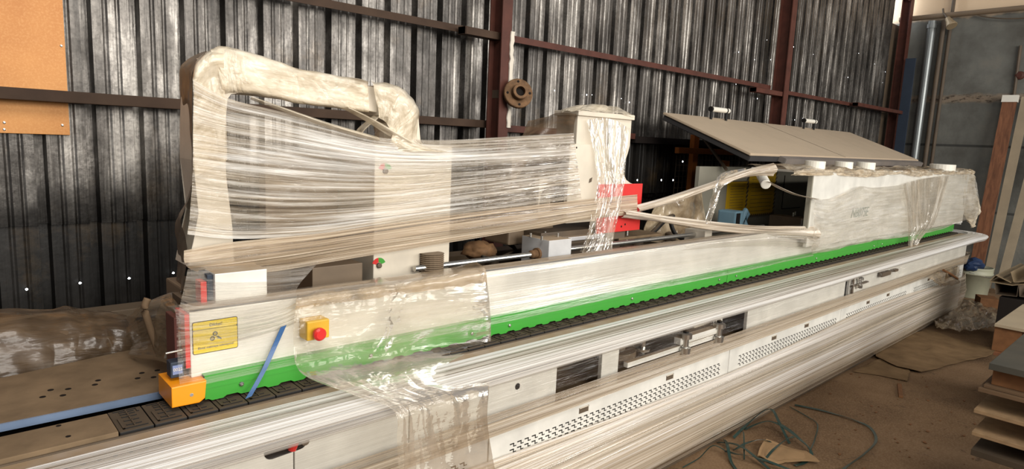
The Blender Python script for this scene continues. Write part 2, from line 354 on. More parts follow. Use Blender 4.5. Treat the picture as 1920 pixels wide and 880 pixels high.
# nail holes with daylight coming through
hb=B()
hole=[(50,543),(150,531),(242,522),(325,512),(1195,338),(1217,336),(1240,338),(1262,338),(1280,303),
 (385,212),(1110,178),(1040,170),(1100,178),(1165,185),(1180,192),(1438,75),(1445,112),(1385,98),(1415,112),(1488,88),(1525,102),(1610,100),(1590,145),(1640,120),(1660,135),(1655,155),(1380,158),(1420,185),(1470,215),(1490,225),(1505,222),(1650,290)]
for i,(px,py) in enumerate(hole):
    p=gy(px,py,3.283); hbm=B(); rr=.0035+.0035*((i*7)%5)/5 if i>8 else .009
    rr*=.6 if p.x<1 else 1
    n=7; c=[hbm.verts.new((p.x+rr*math.cos(6.28*j/n)*(1+.3*math.sin(j*3+i)),3.283,p.z+rr*math.sin(6.28*j/n))) for j in range(n)]; hbm.faces.new(c)
    ho=fin('nail_hole',hbm,DAY,wb)
# end wall
bm=B(); box(bm,10.6,10.8,-4.5,3.6,0,5.2); o=fin('wall_right',bm,PLAST,loc=(10.6,0,0)); o['kind']='structure'
# daylight seen through the gap at the top of the corner
bm=B(); v=[bm.verts.new(p) for p in ((10.0,3.7,3.45),(10.8,3.7,3.45),(10.8,3.7,5.4),(10.0,3.7,5.4))]; bm.faces.new(v)
o=fin('window_1',bm,emis('bright_sky_gap',(.9,.95,1,1),9)); o['kind']='structure'
bm=B(); box(bm,10.05,10.6,3.36,3.4,0,3.58); o=fin('wall_corner',bm,DARKM); o['kind']='structure'
# steel frame of the wall
tn=[0]
def trim(bm,mat,loc=None):
    tn[0]+=1; o=fin('trim_%d'%tn[0],bm,mat,loc=loc); o['kind']='structure'; return o
def angle(x0,x1,y,z,w=.05,h=.035):
    bm=B(); box(bm,x0,x1,y,y+.006,z-h,z); box(bm,x0,x1,y,y+w,z,z+.006); box(bm,x0,x1,y+w*.55,y+w*.7,z-.006,z+.001); return bm
bm=B(); box(bm,-1.5,2.72,3.205,3.275,1.775,1.822,.003); trim(bm,RUSTD)
bm=B(); box(bm,2.86,4.28,3.205,3.275,1.755,1.80,.003); trim(bm,RUST)
bm=B(); box(bm,4.28,6.45,3.2,3.28,1.725,1.78,.003); trim(bm,DARKB)
trim(angle(-1.5,2.72,3.2,2.372),RUSTD); trim(angle(2.86,6.5,3.2,2.372),RUST); trim(angle(6.75,10.35,3.2,2.352),RUST)
trim(angle(6.75,10.5,3.2,3.93,h=.05),RUST)
bm=B(); box(bm,-1.5,10.3,3.17,3.29,.84,.885,.004); trim(bm,BROWNSHADE)
def column(xc,y,mat,w=.12,d=.14,z1=5.2):
    bm=B(); t=.009
    box(bm,xc-w/2,xc+w/2,y-d/2,y-d/2+t,0,z1); box(bm,xc-w/2,xc+w/2,y+d/2-t,y+d/2,0,z1); box(bm,xc-t/2,xc+t/2,y-d/2+t,y+d/2-t,0,z1); return trim(bm,mat,loc=(xc,y,0))
column(2.705,3.11,RUST,.08,.12); column(6.55,3.12,RUST,.10,.13)
column(10.42,3.24,RUST,.12,.12)
# paint smear of white filler down the first column
bm=B(); pts=[(2.745+.010*noise.noise(Vector((i*.7,3,1)))+s*.014*(1+.7*noise.noise(Vector((i*.9,s,7)))),z) for s,it in((-1,range(0,22)),(1,range(21,-1,-1))) for i in it for z in [1.78+i*.028]]
prism(bm,pts,3.040,3.0495); trim(bm,PAPER)
bm=B(); box(bm,6.59,6.61,3.04,3.054,1.2,1.98); trim(bm,PAPER)
# stub brackets
for (x0,x1,z,yy) in ((2.42,2.74,2.315,3.13),(5.95,6.56,2.265,3.1),(8.6,10.3,2.31,3.12)):
    bm=B(); box(bm,x0,x1,yy-.03,yy+.04,z,z+.045,.003); box(bm,x0,x0+.006,yy-.03,yy+.04,z,z+.045); trim(bm,RUSTD if x0<3 else RUST)
# pipes on the end wall
bm=B(); cyl(bm,(10.5,3.35,3.66),(10.5,-3,3.66),.035); trim(bm,BROWNSHADE)
bm=B(); tube(bm,[(10.50,2.93,0),(10.50,2.93,3.6)],.05,14); tube(bm,[(10.5,2.93,3.5),(10.5,2.93,3.56)],.06,14); trim(bm,paint('galvanised_pipe',(150,158,160),.35,metal=.5,dust=.35,dustc=(96,84,70)))
bm=B(); tube(bm,[(10.53,2.80,0),(10.53,2.80,3.6)],.03,12); tube(bm,[(10.55,2.72,0),(10.55,2.72,5)],.022,10); trim(bm,DARKM)
p=gx(1905,140,10.56); bm=B(); tube(bm,[(10.57,p.y-.02,1.9),(10.57,p.y,3.2)],.018,8); trim(bm,DARKM)
p=gx(1911,141,10.55); bm=B(); lathe(bm,(10.6,p.y,p.z),(-1,0,0),[(0,.055),(.04,.05),(.05,.03)],14); lb=fin('junction_box',bm,RUST); tag(lb,'small round rusty junction box on the grey end wall','junction box')
# spot lamp under the beam
p=gx(1778,36,10.42); t=thing('spot_lamp','small grey floodlight hanging under the beam on the grey wall','lamp',p)
bm=B(); lathe(bm,p,(-.3,-.5,-.8),[(-.02,.03),(.05,.045),(.12,.07),(.13,.065)],14); fin('lamp_shade',bm,TRUSSM,t)
bm=B(); tube(bm,[p+Vector((.0,.0,.0)),p+Vector((.05,.08,.1)),p+Vector((.08,.1,.16))],.012,8); fin('bracket',bm,DARKM,t)
pts=[gx(x,y,10.5) for x,y in ((1818,22),(1840,30),(1868,34),(1900,35),(1935,33))]
bm=B(); tube(bm,[cat(pts,i/20) for i in range(21)],.008,6); tag(fin('sagging_cable',bm,DARKM),'thin cable sagging below the beam on the grey wall','cable')
# dark blue sheets in the corner
bm=B(); box(bm,10.28,10.30,3.01,3.14,.0,3.08,.003); tag(fin('blue_sheet',bm,BLUESHEET),'dark blue sheet standing upright in the far corner','sheet')
# orange board on the wall
t=thing('fibreboard_panel','orange-brown fibreboard panel screwed to the metal wall at left','board',(.0,3.29,1.64))
bm=B(); box(bm,-.9,.468,3.282,3.297,1.642,3.4,.002); fin('board',bm,OSB,t)
for px,py in ((8,230),(8,243),(117,235),(115,86)):
    p=gy(px,py,3.281); bm=B(); lathe(bm,(p.x,3.283,p.z),(0,-1,0),[(0,.006),(.003,.005),(.004,.002)],10); fin('screw',bm,STEEL,t)
# rusty flange on the column
c=gy(972,175,2.97); t=thing('pipe_flange','round rusty iron flange hub fixed beside the red column','flange',c)
ax=Vector((-.42,-.85,.22)).normalized()
bm=B(); lathe(bm,c+ax*-.0,ax,[(-.02,.062),(-.02,.092),(.004,.092),(.008,.088),(.008,.05)],28); fin('flange_plate',bm,RUSTB,t)
bm=B(); lathe(bm,c,ax,[(.0,.05),(.045,.048),(.05,.045),(.05,.030),(.0,.030)],24); fin('hub',bm,RUSTB,t)
bm=B(); lathe(bm,c,ax,[(.012,.029),(.020,.029)],18); fin('bore',bm,DARK,t)
u=ax.orthogonal().normalized(); w=ax.cross(u)
for k in range(4):
    a=.8+k*math.pi/2; bm=B(); lathe(bm,c+(u*math.cos(a)+w*math.sin(a))*.072,ax,[(.006,.008),(.0095,.008)],10); fin('bolt_hole',bm,DARK,t)
bm=B(); box(bm,c.x-.05,c.x+.0,c.y+.02,3.2,c.z-.03,c.z+.02); fin('stub',bm,DARKM,t)
# small wall clutter hanging at left
# =================================================================== EDGE BANDING MACHINE
M=thing('edge_banding_machine','long white edge banding machine with green guard strip wrapped in stretch film','machine',(4.2,2.0,0))
X0,X1=-.6,8.30
# --- base
part('base_frame',M,DARK,X0,X1,1.96,2.65,.04,.86)
part('base_frame_panel',M,WHITE,X1-.02,X1,1.72,2.65,.05,.86)
seams=[-.6,-.05,1.5,3.28,4.88,6.47,8.28]
for a,b in zip(seams,seams[1:]):
    d=part('lower_door',M,WHITE,a+.003,b-.003,1.70,1.73,.10,.605,bev=.004)
    if b<0: continue
    # notch handle and meander vent slots are pressed into the door
    for hx in ((a+.54,b-.59) if b-a>1.2 else ()):
        bm=B(); prism(bm,[(hx-.03,.55),(hx+.03,.55),(hx+.03,.575),(hx-.03,.575)],1.6985,1.700); fin('finger_grip',bm,DARKM,d)
        bm=B(); box(bm,hx-.03,hx+.03,1.696,1.699,.573,.577); box(bm,hx+.027,hx+.03,1.696,1.699,.55,.577); fin('grip_lip',bm,WHITE2,d)
    bm=B(); x=a+.11
    while x<b-.1:
        for r in range(3):
            z=.532-r*.024
            box(bm,x,x+.022,1.6992,1.6998,z-.003,z+.0015); box(bm,x+.018,x+.0225,1.6992,1.6998,z-.012,z); box(bm,x+.018,x+.034,1.6992,1.6998,z-.0145,z-.011)
        x+=.0395
    fin('vent_slots',bm,DARK,d)
part('plinth',M,DARKM,X0,X1,1.76,1.95,.0,.10)
# --- upper face with openings (z .62-.84)
def face(a,b): part('upper_panel',M,WHITE,a,b,1.70,1.72,.625,.84,bev=.002)
face(-.6,.742); face(.746,1.14); face(1.145,1.856); face(2.144,2.262); face(3.10,3.165); face(3.447,4.90); face(4.98,8.28)
part('recess_back',M,DARKM,1.8,5.05,1.93,1.95,.62,.84)
part('recess_floor',M,DUSTY,1.8,5.05,1.72,1.93,.62,.632)
bm=B(); lathe(bm,(1.636,1.6995,.763),(0,-1,0),[(0,.013),(.0006,.013)],18); fin('round_hole',bm,DARK,M)
SA=gy(510,847,1.70); SB=gy(562,829,1.70); SH=gy(549,838,1.69)
bm=B(); prism(bm,[(SA.x+.023*math.cos(t),SA.z+.023*math.sin(t)) for t in [math.pi/2+i*math.pi/8 for i in range(9)]]+[(SB.x+.023*math.cos(t),SB.z+.023*math.sin(t)) for t in [-math.pi/2+i*math.pi/8 for i in range(9)]],1.6985,1.6998); fin('slot_hole',bm,DARK,M)
bm=B(); lathe(bm,SH,(.25,-.15,1),[(-.012,.008),(-.010,.012),(.020,.014),(.024,.011),(.042,.010)],14); fin('red_handle',bm,RED,M)
bm=B(); lathe(bm,SB+Vector((.012,-.004,.002)),(0,-1,0),[(0,.012),(.01,.012),(.012,.006)],12); fin('handle_bolt',bm,STEEL,M)
bm=B(); prism(bm,[(p.x,p.z) for p in (gy(368,882,1.7),gy(382,882,1.7),gy(412,860,1.7),gy(398,864,1.7))],1.692,1.6995); fin('red_mark',bm,paint('vermilion',(222,80,40),.4),M)
bm=B(); prism(bm,[(p.x,p.z) for p in (gy(340,888,1.7),gy(356,888,1.7),gy(390,866,1.7),gy(376,872,1.7))],1.692,1.6995); fin('blue_mark',bm,BLUESHEET,M)
# clamping assemblies seen in the openings
def clamp(x,y=1.66,z=.74,s=1):
    bm=B(); lathe(bm,(x,y,z-.05*s),(0,0,1),[(0,.016*s),(.0,.028*s),(.03*s,.03*s),(.032*s,.018*s),(.075*s,.018*s),(.077*s,.032*s),(.1*s,.032*s),(.105*s,.02*s)],16); c=fin('clamp_roller',bm,STEEL,M)
    bm=B(); lathe(bm,(x,y,z+.052*s),(0,0,1),[(0,.014*s),(.012,.014*s),(.016,.008)],6); fin('clamp_nut',bm,BLACK,c)
clamp(2.74); clamp(3.06)
bm=B(); box(bm,2.30,3.08,1.675,1.70,.70,.725,.003); box(bm,2.70,3.1,1.66,1.70,.735,.77,.004); fin('clamp_bar',bm,WHITE,M)
bm=B(); cyl(bm,(2.47,1.72,.70),(2.47,1.72,.84),.012); lathe(bm,(2.47,1.72,.74),(0,0,1),[(0,.035),(.012,.035)],16); fin('guide_post',bm,STEEL,M)
bm=B(); lathe(bm,(2.36,1.80,.70),(0,0,1),[(0,.09),(.02,.1),(.05,.1),(.052,.05),(.1,.04)],22); fin('drive_pulley',bm,DARKM,M)
bm=B(); box(bm,2.95,3.13,1.74,1.80,.76,.80,.004); fin('switch_block',bm,WHITE2,M)
clamp(5.12,1.68,.76,.8)
bm=B(); cyl(bm,(5.0,1.685,.69),(5.0,1.685,.82),.010); box(bm,4.985,5.3,1.675,1.695,.742,.752); box(bm,5.55,5.75,1.66,1.69,.755,.79,.003); box(bm,5.85,5.93,1.66,1.69,.765,.785,.003); fin('lever_linkage',bm,DARKM,M)
# --- support rail
bm=B(); prism(bm,[(1.545,.880),(1.545,.902),(1.560,.916),(1.765,.916),(1.765,.80),(1.735,.80),(1.62,.875)],-.6,8.27,axis='x'); rail=fin('support_rail',bm,ALU,M)
bm=B()
for z in (.886,.895): box(bm,-.6,8.27,1.5435,1.5455,z-.002,z+.002)
fin('rail_groove',bm,DARKM,rail)
bm=B(); x=.0
while x<8.2:
    lathe(bm,(x,1.672,.9162),(0,0,1),[(0,.005),(.0006,.0048)],7); x+=.0325
fin('ball_rollers',bm,DARK,rail,kind='stuff')
part('brush_strip',rail,BOARDT,-.6,8.27,1.60,1.64,.916,.918)
bm=B(); box(bm,-.6,.32,1.776,1.912,.912,.930,.002); fin('infeed_plate',bm,DUSTY,M)
bm=B(); box(bm,-.6,8.27,1.767,1.773,.89,.919); fin('chain_edge_strip',bm,DARKM,M)
# --- chain with track pads
CH=thing('chain','x','x'); del CH['label'],CH['category']; CH.parent=M; CH.location=Vector((.36,1.87,.9))-wloc(M)
bm=B(); box(bm,.3225,.401,1.776,1.925,.895,.926,.003)
for (a,b,c,d) in ((.333,.391,1.79,1.795),(.333,.391,1.912,1.916),(.333,.338,1.79,1.86),(.386,.391,1.89,1.916),(.345,.38,1.81,1.814),(.345,.38,1.838,1.842),(.345,.38,1.865,1.869),(.345,.38,1.885,1.889),(.36,.364,1.795,1.915),(.345,.38,1.90,1.904)): box(bm,a,b,c,d,.926,.929)
pad=fin('chain_pad',bm,[BLACK],CH)
for i in range(1,98):
    q=pad.copy(); C.objects.link(q); q.parent=CH; q.location=pad.location+Vector((.0805*i,0,0))
# --- dusty back plate at the left
bm=B(); prism(bm,[(-.6,2.012),(.56,1.988),(.70,2.48),(-.6,2.22)],.914,.930,axis='z'); bp=fin('outfeed_plate',bm,DUSTY,M)
bm=B(); prism(bm,[(-.6,2.004),(.50,1.980),(.50,1.987),(-.6,2.011)],.911,.931,axis='z'); fin('plate_edge',bm,paint('pale_blue_steel',(150,172,205),.25,metal=.5),bp,label='pale blue bare steel edge')
for px,py in ((80,745),(118,742),(95,732),(128,730),(178,722),(184,714),(258,710),(266,700),(295,695),(288,708)):
    p=gz(px,py,.93); bm=B(); lathe(bm,(p.x,p.y,.9302),(0,0,1),[(0,.008),(.0006,.008)],10); fin('bolt_hole',bm,DARK,bp)
for px,py in ((110,799),(128,819)):
    p=gz(px,py,.93); bm=B(); lathe(bm,(p.x,p.y,.9302),(0,0,1),[(0,.006),(.0006,.006)],10); fin('bolt_hole',bm,DARK,M)
# --- green guard, in three lengths
def guard(a,b):
    pts=[(a,1.0),(b,1.0)]; x=b
    bot=[]
    while x>a:
        for k in range(8):
            f=k/8; bot.append((x-f*.0805,.938 if f<.5 else .932)) if x-f*.0805>a else None
        x-=.0805
    pts=[(a,1.008)]+[(b,1.008)]+bot+[(a,.938)]
    bm=B(); prism(bm,pts,1.835,1.838); box(bm,a,b,1.838,1.87,1.005,1.008); box(bm,a,b,1.8335,1.835,.969,.972); g=fin('green_guard',bm,GREEN,M)
    for bx in (a+.10,(a+b)/2,b-.09):
        bm=B(); lathe(bm,(bx,1.835,.962),(0,-1,0),[(0,.007),(.005,.007),(.007,.004)],6); fin('guard_bolt',bm,STEEL,g)
guard(.545,1.60); guard(1.604,3.42); guard(3.424,5.9); guard(5.904,8.25)
# --- white pressure beam cover
bm=B(); box(bm,.517,4.50,1.86,1.885,1.0,1.19,.004); box(bm,.517,4.5,1.86,1.96,1.186,1.19); fin('beam_cover',bm,WHITE,M)
part('beam_cover',M,WHITE,4.50,8.27,1.86,1.885,1.0,1.12,bev=.003)
part('beam_core',M,DARKM,.60,8.2,1.89,1.96,.95,1.17)
bm=B(); box(bm,.505,.517,1.862,1.95,1.03,1.185); fin('red_end_plate',bm,RED,M)
part('end_housing',M,paint('dull_red_brown',(96,52,44),.7),.488,.504,1.90,1.985,.95,1.17,bev=.003)
# orange stop block
bm=B(); prism(bm,[(.455,.942),(.525,.940),(.540,.950),(.545,1.0),(.455,1.0)],1.818,1.95,bev=.003); ob=fin('orange_stop_block',bm,ORANGE,M)
bm=B(); lathe(bm,(.505,1.818,.968),(0,-1,0),[(0,.005),(.001,.005)],10); fin('screw_hole',bm,STEEL,ob)
# digital counter behind it
bm=B(); box(bm,.465,.500,1.86,1.90,1.01,1.055,.003); cn=fin('position_counter',bm,BLUESHEET,M)
bm=B(); box(bm,.470,.495,1.8585,1.8598,1.02,1.046); fin('counter_window',bm,paint('lcd_blue_grey',(130,146,190),.3),cn)
text('counter_digits','0022',(.471,1.858,1.03),.012,PAPER,cn)
bm=B(); tube(bm,[(.455,1.87,1.07),(.455,1.86,1.085),(.495,1.86,1.087),(.497,1.87,1.072)],.003,8); fin('counter_loop',bm,STEEL,cn)
# warning label
bm=B(); pts=[]
def rrect(x0,x1,z0,z1,r,n=4):
    P=[]
    for cx,cz,a0 in ((x1-r,z1-r,0),(x0+r,z1-r,90),(x0+r,z0+r,180),(x1-r,z0+r,270)):
        for k in range(n+1): a=R(a0+90*k/n); P.append((cx+r*math.cos(a),cz+r*math.sin(a)))
    return P
prism(bm,rrect(.5225,.6465,1.066,1.1605,.006),1.8588,1.8596); wlbl=fin('warning_label',bm,DARK,M)
for z0,z1,nm in ((1.136,1.1585,'label_header'),(1.068,1.1345,'label_field')):
    bm=B(); prism(bm,rrect(.5245,.6445,z0,z1,.004),1.8580,1.8587); fin(nm,bm,YELLOW,wlbl)
text('label_text','Dikkat!',(.568,1.8575,1.143),.012,DARK,wlbl)
text('label_text','Elinizi makinaya sokmayınız!',(.536,1.8575,1.080),.0088,DARK,wlbl)
for (cx,cz) in ((.583,1.119),(.5755,1.106)):
    bm=B(); n=20
    for r0_,r1_ in ((.0035,.0068),(0.0001,.0016)):
        a=[bm.verts.new((cx+r1_*math.cos(6.2832*j/n),1.8575,cz+r1_*math.sin(6.2832*j/n))) for j in range(n)]; b=[bm.verts.new((cx+r0_*math.cos(6.2832*j/n),1.8575,cz+r0_*math.sin(6.2832*j/n))) for j in range(n)]
        for j in range(n): bm.faces.new((a[j],a[(j+1)%n],b[(j+1)%n],b[j]))
    fin('roller_symbol',bm,DARK,wlbl)
bm=B(); prism(bm,[(.584,1.112),(.592,1.111),(.600,1.104),(.600,1.099),(.594,1.103),(.589,1.103),(.590,1.107)],1.8572,1.8577); fin('hand_symbol',bm,DARK,wlbl)
# control box on top of the left end
cb=part('control_box',M,WHITE,.615,.770,1.95,2.08,1.184,1.272,bev=.003)
part('rear_block',cb,BLUESHEET,.598,.615,1.965,2.05,1.19,1.268,bev=.002)
part('red_cover',cb,RED,.575,.592,1.95,2.0,1.187,1.252,bev=.002)
part('box_base',cb,DARKM,.55,.80,1.89,2.15,1.15,1.183)
# emergency stop
es=part('emergency_stop_box',M,paint('ochre_plastic',(214,168,40),.5),.832,.905,1.80,1.858,1.065,1.125,bev=.004)
bm=B(); lathe(bm,(.862,1.80,1.088),(0,-1,0),[(0,.012),(.015,.012),(.016,.020),(.026,.020),(.031,.014)],20); fin('push_button',bm,RED,es)
# --- suction duct arch at the left end
o_=[gy(x,y,2.1) for x,y in ((352,500),(375,400),(362,300),(362,230),(365,160),(372,125),(388,106),(410,98),(435,103),(490,118),(540,134),(640,152),(714,166))]
i_=[gy(x,y,2.1) for x,y in ((711,212),(640,198),(560,186),(490,177),(450,172),(432,174),(424,185),(422,240),(424,330),(436,430),(440,505))]
bm=B(); prism(bm,[(p.x,p.z) for p in o_+i_],2.10,2.235,bev=.004); fin('suction_duct_arch',bm,WHITE2,M)
# dusty side skin of the duct (film folded round it)
e_=[gy(x,y,2.1) for x,y in ((708,160),(735,168),(760,180),(775,198),(782,225),(786,266),(742,262),(738,228),(728,216),(706,216))]
bm=B(); prism(bm,[(p.x,p.z) for p in e_],2.085,2.245,bev=.008); fin('duct_elbow',bm,WHITE2,M)
bm=B(); lathe(bm,(1.36,2.17,1.655),(0,0,1),[(0,.085),(.02,.085),(.03,.07),(.05,.075),(.06,.068),(.09,.072)],20); fin('duct_collar',bm,WHITE2,M)
# foot of arch
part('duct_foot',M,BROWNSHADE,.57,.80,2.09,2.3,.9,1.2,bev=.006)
# --- first spindle cabinet
a=gy(705,265,2.1); 
sc1=part('trimming_unit_cabinet',M,WHITE2,1.235,1.592,2.10,2.46,1.12,1.665,bev=.004)
part('bracket_leg',sc1,WHITE2,1.235,1.55,2.10,2.4,.95,1.12)
def dial(cx,cz,par,y):
    n=10
    for nm,a0,a1,m in (('dial_red',95,160,RED),('dial_green',20,95,GREEN)):
        bm=B(); P=[(cx+.030*math.cos(R(a0+(a1-a0)*k/n)),cz+.030*math.sin(R(a0+(a1-a0)*k/n))) for k in range(n+1)]+[(cx+.012*math.cos(R(a1-(a1-a0)*k/n)),cz+.012*math.sin(R(a1-(a1-a0)*k/n))) for k in range(n+1)]
        prism(bm,P,y-.0015,y-.0005); fin(nm,bm,m,par)
    bm=B(); lathe(bm,(cx,y,cz),(0,-1,0),[(0,.011),(.008,.010),(.010,.006)],16); fin('dial_knob',bm,DARKM,par)
p=gy(722,321,2.1); dial(p.x,p.z,sc1,2.1); p=gy(710,498,2.1); dial(p.x,p.z,sc1,2.1)
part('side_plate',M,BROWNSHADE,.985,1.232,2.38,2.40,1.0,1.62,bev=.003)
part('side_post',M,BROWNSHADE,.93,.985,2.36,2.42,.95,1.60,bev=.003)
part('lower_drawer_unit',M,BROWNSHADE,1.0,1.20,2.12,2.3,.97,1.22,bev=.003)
# ribbed hose at the cabinet's foot
bm=B(); pr=[]; 
for i in range(14): pr+= [(i*.008,.045),(i*.008+.004,.050)]
lathe(bm,(1.49,2.08,1.13),(0,0,1),pr,18); fin('flexible_hose',bm,BROWNSHADE,sc1)
# --- second spindle cabinet
P2=[(2.362,1.50),(2.362,1.857),(2.79,1.857),(2.79,1.70),(2.775,1.66),(2.752,1.62),(2.74,1.58),(2.75,1.545),(2.775,1.515),(2.815,1.497),(2.868,1.492),(2.868,1.40),(2.52,1.40)]
bm=B(); prism(bm,P2,2.12,2.26,bev=.004); s2=fin('corner_unit_cabinet',bm,WHITE2,M)
bm=B(); box(bm,2.35,2.795,2.105,2.27,1.835,1.86,.003); fin('cap_plate',bm,WHITE2,s2)
bm=B(); box(bm,2.292,2.60,2.095,2.118,1.312,1.698,.003); fin('front_plate',bm,WHITE2,s2)
bm=B(); box(bm,2.595,2.61,2.1165,2.1195,1.60,1.80); fin('slot',bm,DARKM,s2)
bm=B(); box(bm,2.515,2.880,2.085,2.095,1.247,1.50,.002); rp=fin('red_plate',bm,RED,s2)
for px,py in ((1165,425),(1172,421)):
    p=gy(px,py,2.085); bm=B(); lathe(bm,(p.x,2.085,p.z),(0,-1,0),[(0,.006),(.0006,.006)],8); fin('plate_hole',bm,DARK,rp)
for px,py in ((1081,277),(1081,305),(1081,314)):
    p=gy(px,py,2.095); bm=B(); lathe(bm,(p.x,2.095,p.z),(0,-1,0),[(0,.005),(.0006,.005)],8); fin('plate_hole',bm,DARK,s2)
p=gy(1107,338,2.095); bm=B(); prism(bm,[(p.x-.012,p.z-.014),(p.x+.008,p.z-.008),(p.x+.012,p.z+.014),(p.x-.008,p.z+.006)],2.0935,2.0948); fin('small_sticker',bm,DARKM,s2)
bm=B(); box(bm,2.12,2.20,2.12,2.15,1.36,1.53,.003); fin('side_plate_small',bm,WHITE2,s2)
part('rear_block',s2,BROWNSHADE,2.05,2.36,2.24,2.42,1.2,1.62,bev=.01)
part('slide_base',M,DARKM,2.15,2.8,2.12,2.4,1.20,1.27,bev=.004)
part('unit_stand',M,DARKM,2.4,2.8,2.15,2.4,.86,1.2)
part('rod_wide',M,ALU,2.3,2.56,2.08,2.12,1.225,1.245,bev=.003)
part('cross_plate',M,DUSTY,2.75,3.15,2.12,2.35,1.19,1.205,bev=.002)
for cx in (2.80,2.87):
    bm=B(); cyl(bm,(cx,2.16,1.205),(cx,2.16,1.245),.008); fin('stud',bm,STEEL,M)
# --- shaft with bearing block
bm=B(); cyl(bm,(1.40,2.07,1.185),(2.09,2.07,1.185),.012,14); cyl(bm,(2.23,2.07,1.19),(4.3,2.07,1.185),.012,14); sh=fin('drive_shaft',bm,STEEL,M)
bm=B(); box(bm,2.083,2.235,2.0,2.18,1.10,1.256,.002); bb=fin('bearing_block',bm,GREYBOX,M)
for sx_,ex in ((2.083,-1),(2.235,1)):
    bm=B(); lathe(bm,(sx_,2.07,1.185),(ex,0,0),[(0,.028),(.012,.028),(.013,.020),(.045,.019),(.05,.013)],18); fin('bearing_collar',bm,RUSTB,bb)
for px,py in ((995,441),(1016,447),(1022,438),(1046,441)):
    p=gz(px,py,1.265); bm=B(); cyl(bm,(p.x,p.y,1.256),(p.x,p.y,1.275),.006,8); fin('screw',bm,STEEL,bb)
part('small_bearing_block',M,WHITE2,3.42,3.50,2.0,2.14,1.09,1.215,bev=.003)
part('machine_bed',M,DARKM,.6,8.2,1.95,2.62,.86,.93)
part('rear_beam',M,DARKM,1.5,4.3,2.5,2.6,.93,1.12,bev=.005)
rnd=random.Random(3)
for i in range(8):
    x=1.7+i*.33; y=2.28+rnd.random()*.15
    bm=B(); lathe(bm,(x,y,.93),(rnd.uniform(-.1,.1),0,1),[(0,.05),(.12,.05),(.13,.035),(.20,.035),(.21,.02)],16); fin('trimming_motor',bm,DARKM,M)
for i in range(7):
    x=2.5+i*.24; bm=B(); box(bm,x,x+.09,2.12,2.17,1.08+.01*(i%3),1.13+.012*(i%2),.004); fin('valve_block',bm,paint('valve_grey',(110,98,84),.5) if i==0 else BROWNSHADE,M)
def hose(pts,r,mat=BLACK,nm='air_hose'):
    pts=[Vector(p) for p in pts]; bm=B(); tube(bm,[cat(pts,i/28) for i in range(29)],r,9); return fin(nm,bm,mat,M,True)
hose([gy(1206,452,2.4),gy(1225,435,2.4),gy(1245,415,2.42),gy(1262,405,2.45)],.016)
hose([gy(1256,410,2.35),gy(1262,432,2.33),gy(1275,446,2.3),gy(1300,450,2.3)],.014)
hose([gy(928,447,2.4),gy(950,455,2.35),gy(965,470,2.3),gy(930,486,2.25),gy(905,482,2.2)],.010)
hose([gy(1004,436,2.35),gy(1012,444,2.3),gy(1030,440,2.3),gy(1035,430,2.32)],.007)
# film-wrapped motor bundle lying behind the shaft
bm=B(); c0=gy(900,470,2.3); bmesh.ops.create_icosphere(bm,subdivisions=3,radius=1)
for v in bm.verts:
    n_=noise.noise(v.co*2.3); v.co=Vector((v.co.x*.085,v.co.y*.07,v.co.z*.045))*(1+.35*n_)+c0
fin('wrapped_motor',bm,RUSTB,M,True)
# --- hood cabinet
hx0,hx1=4.39,8.42
hd=link('hood',None,M,(6.4,2.0,1.1))
pts=[(hx0,1.07),(hx1,1.02),(hx1,1.57),(hx1-.1,1.585),(hx0,1.572)]
bm=B(); prism(bm,pts,1.80,1.825,bev=.004); fr=fin('hood_front',bm,WHITE,hd)
bm=B(); prism(bm,[(hx0-.018,1.10),(hx0,1.10),(hx0,1.572),(hx0-.018,1.572)],1.80,1.83); fin('hood_edge_trim',bm,GREYIN,hd)
bm=B(); box(bm,4.30,hx1,1.80,2.20,1.572,1.59,.003); fin('hood_top',bm,WHITE,hd)
bm=B(); box(bm,4.22,hx1,2.56,2.59,.93,1.572); bk=fin('hood_back',bm,GREYIN,hd)
bm=B(); box(bm,hx1-.02,hx1,1.81,2.6,1.0,1.57); fin('hood_end',bm,WHITE,hd)
text('model_lettering','NB075E',gy(1595,409,1.798),.105,paint('grey_green_print',(96,122,110),.5,var=.02),fr,shear=.25)
bm=B(); p=gy(1603,415,1.798); box(bm,p.x,p.x+.55,1.7985,1.7995,p.z-.008,p.z-.004); fin('lettering_underline',bm,GREYIN,fr)
# labels on the back panel inside
for nm,(a,b) in (('instruction_label',((1365,340),(1397,394))),('hazard_label',((1406,322),(1448,400)))):
    pa=gy(a[0],a[1],2.555); pb=gy(b[0],b[1],2.555)
    bm=B(); box(bm,pa.x,pb.x,2.5535,2.558,pb.z,pa.z); lb=fin(nm,bm,OLIVE,hd)
    bm=B(); w_=.03
    if nm=='hazard_label':
        k=0; z=pb.z
        while z<pa.z:
            for xx in (pa.x-w_,pb.x-w_*.3): prism(bm,[(xx,z),(xx+w_,z+.018),(xx+w_,z+.036),(xx,z+.018)],2.552,2.553)
            z+=.036
        x=pa.x
        while x<pb.x: prism(bm,[(x,pb.z-.012),(x+.02,pb.z-.012),(x+.036,pb.z+.01),(x+.018,pb.z+.01)],2.552,2.553); x+=.036
    else:
        box(bm,pa.x-.005,pb.x+.005,2.552,2.553,pa.z-.006,pa.z)
    for i in range(9):
        z=pb.z+(pa.z-pb.z)*(i+1)/11; box(bm,pa.x+.05,pb.x-.05,2.5525,2.5532,z,z+.003)
    fin('label_print',bm,DARKM,lb)
bm=B(); box(bm,5.62,5.626,2.555,2.56,1.2,1.5); box(bm,5.62,6.0,2.555,2.56,1.2,1.206); fin('panel_joint',bm,DARK,hd)
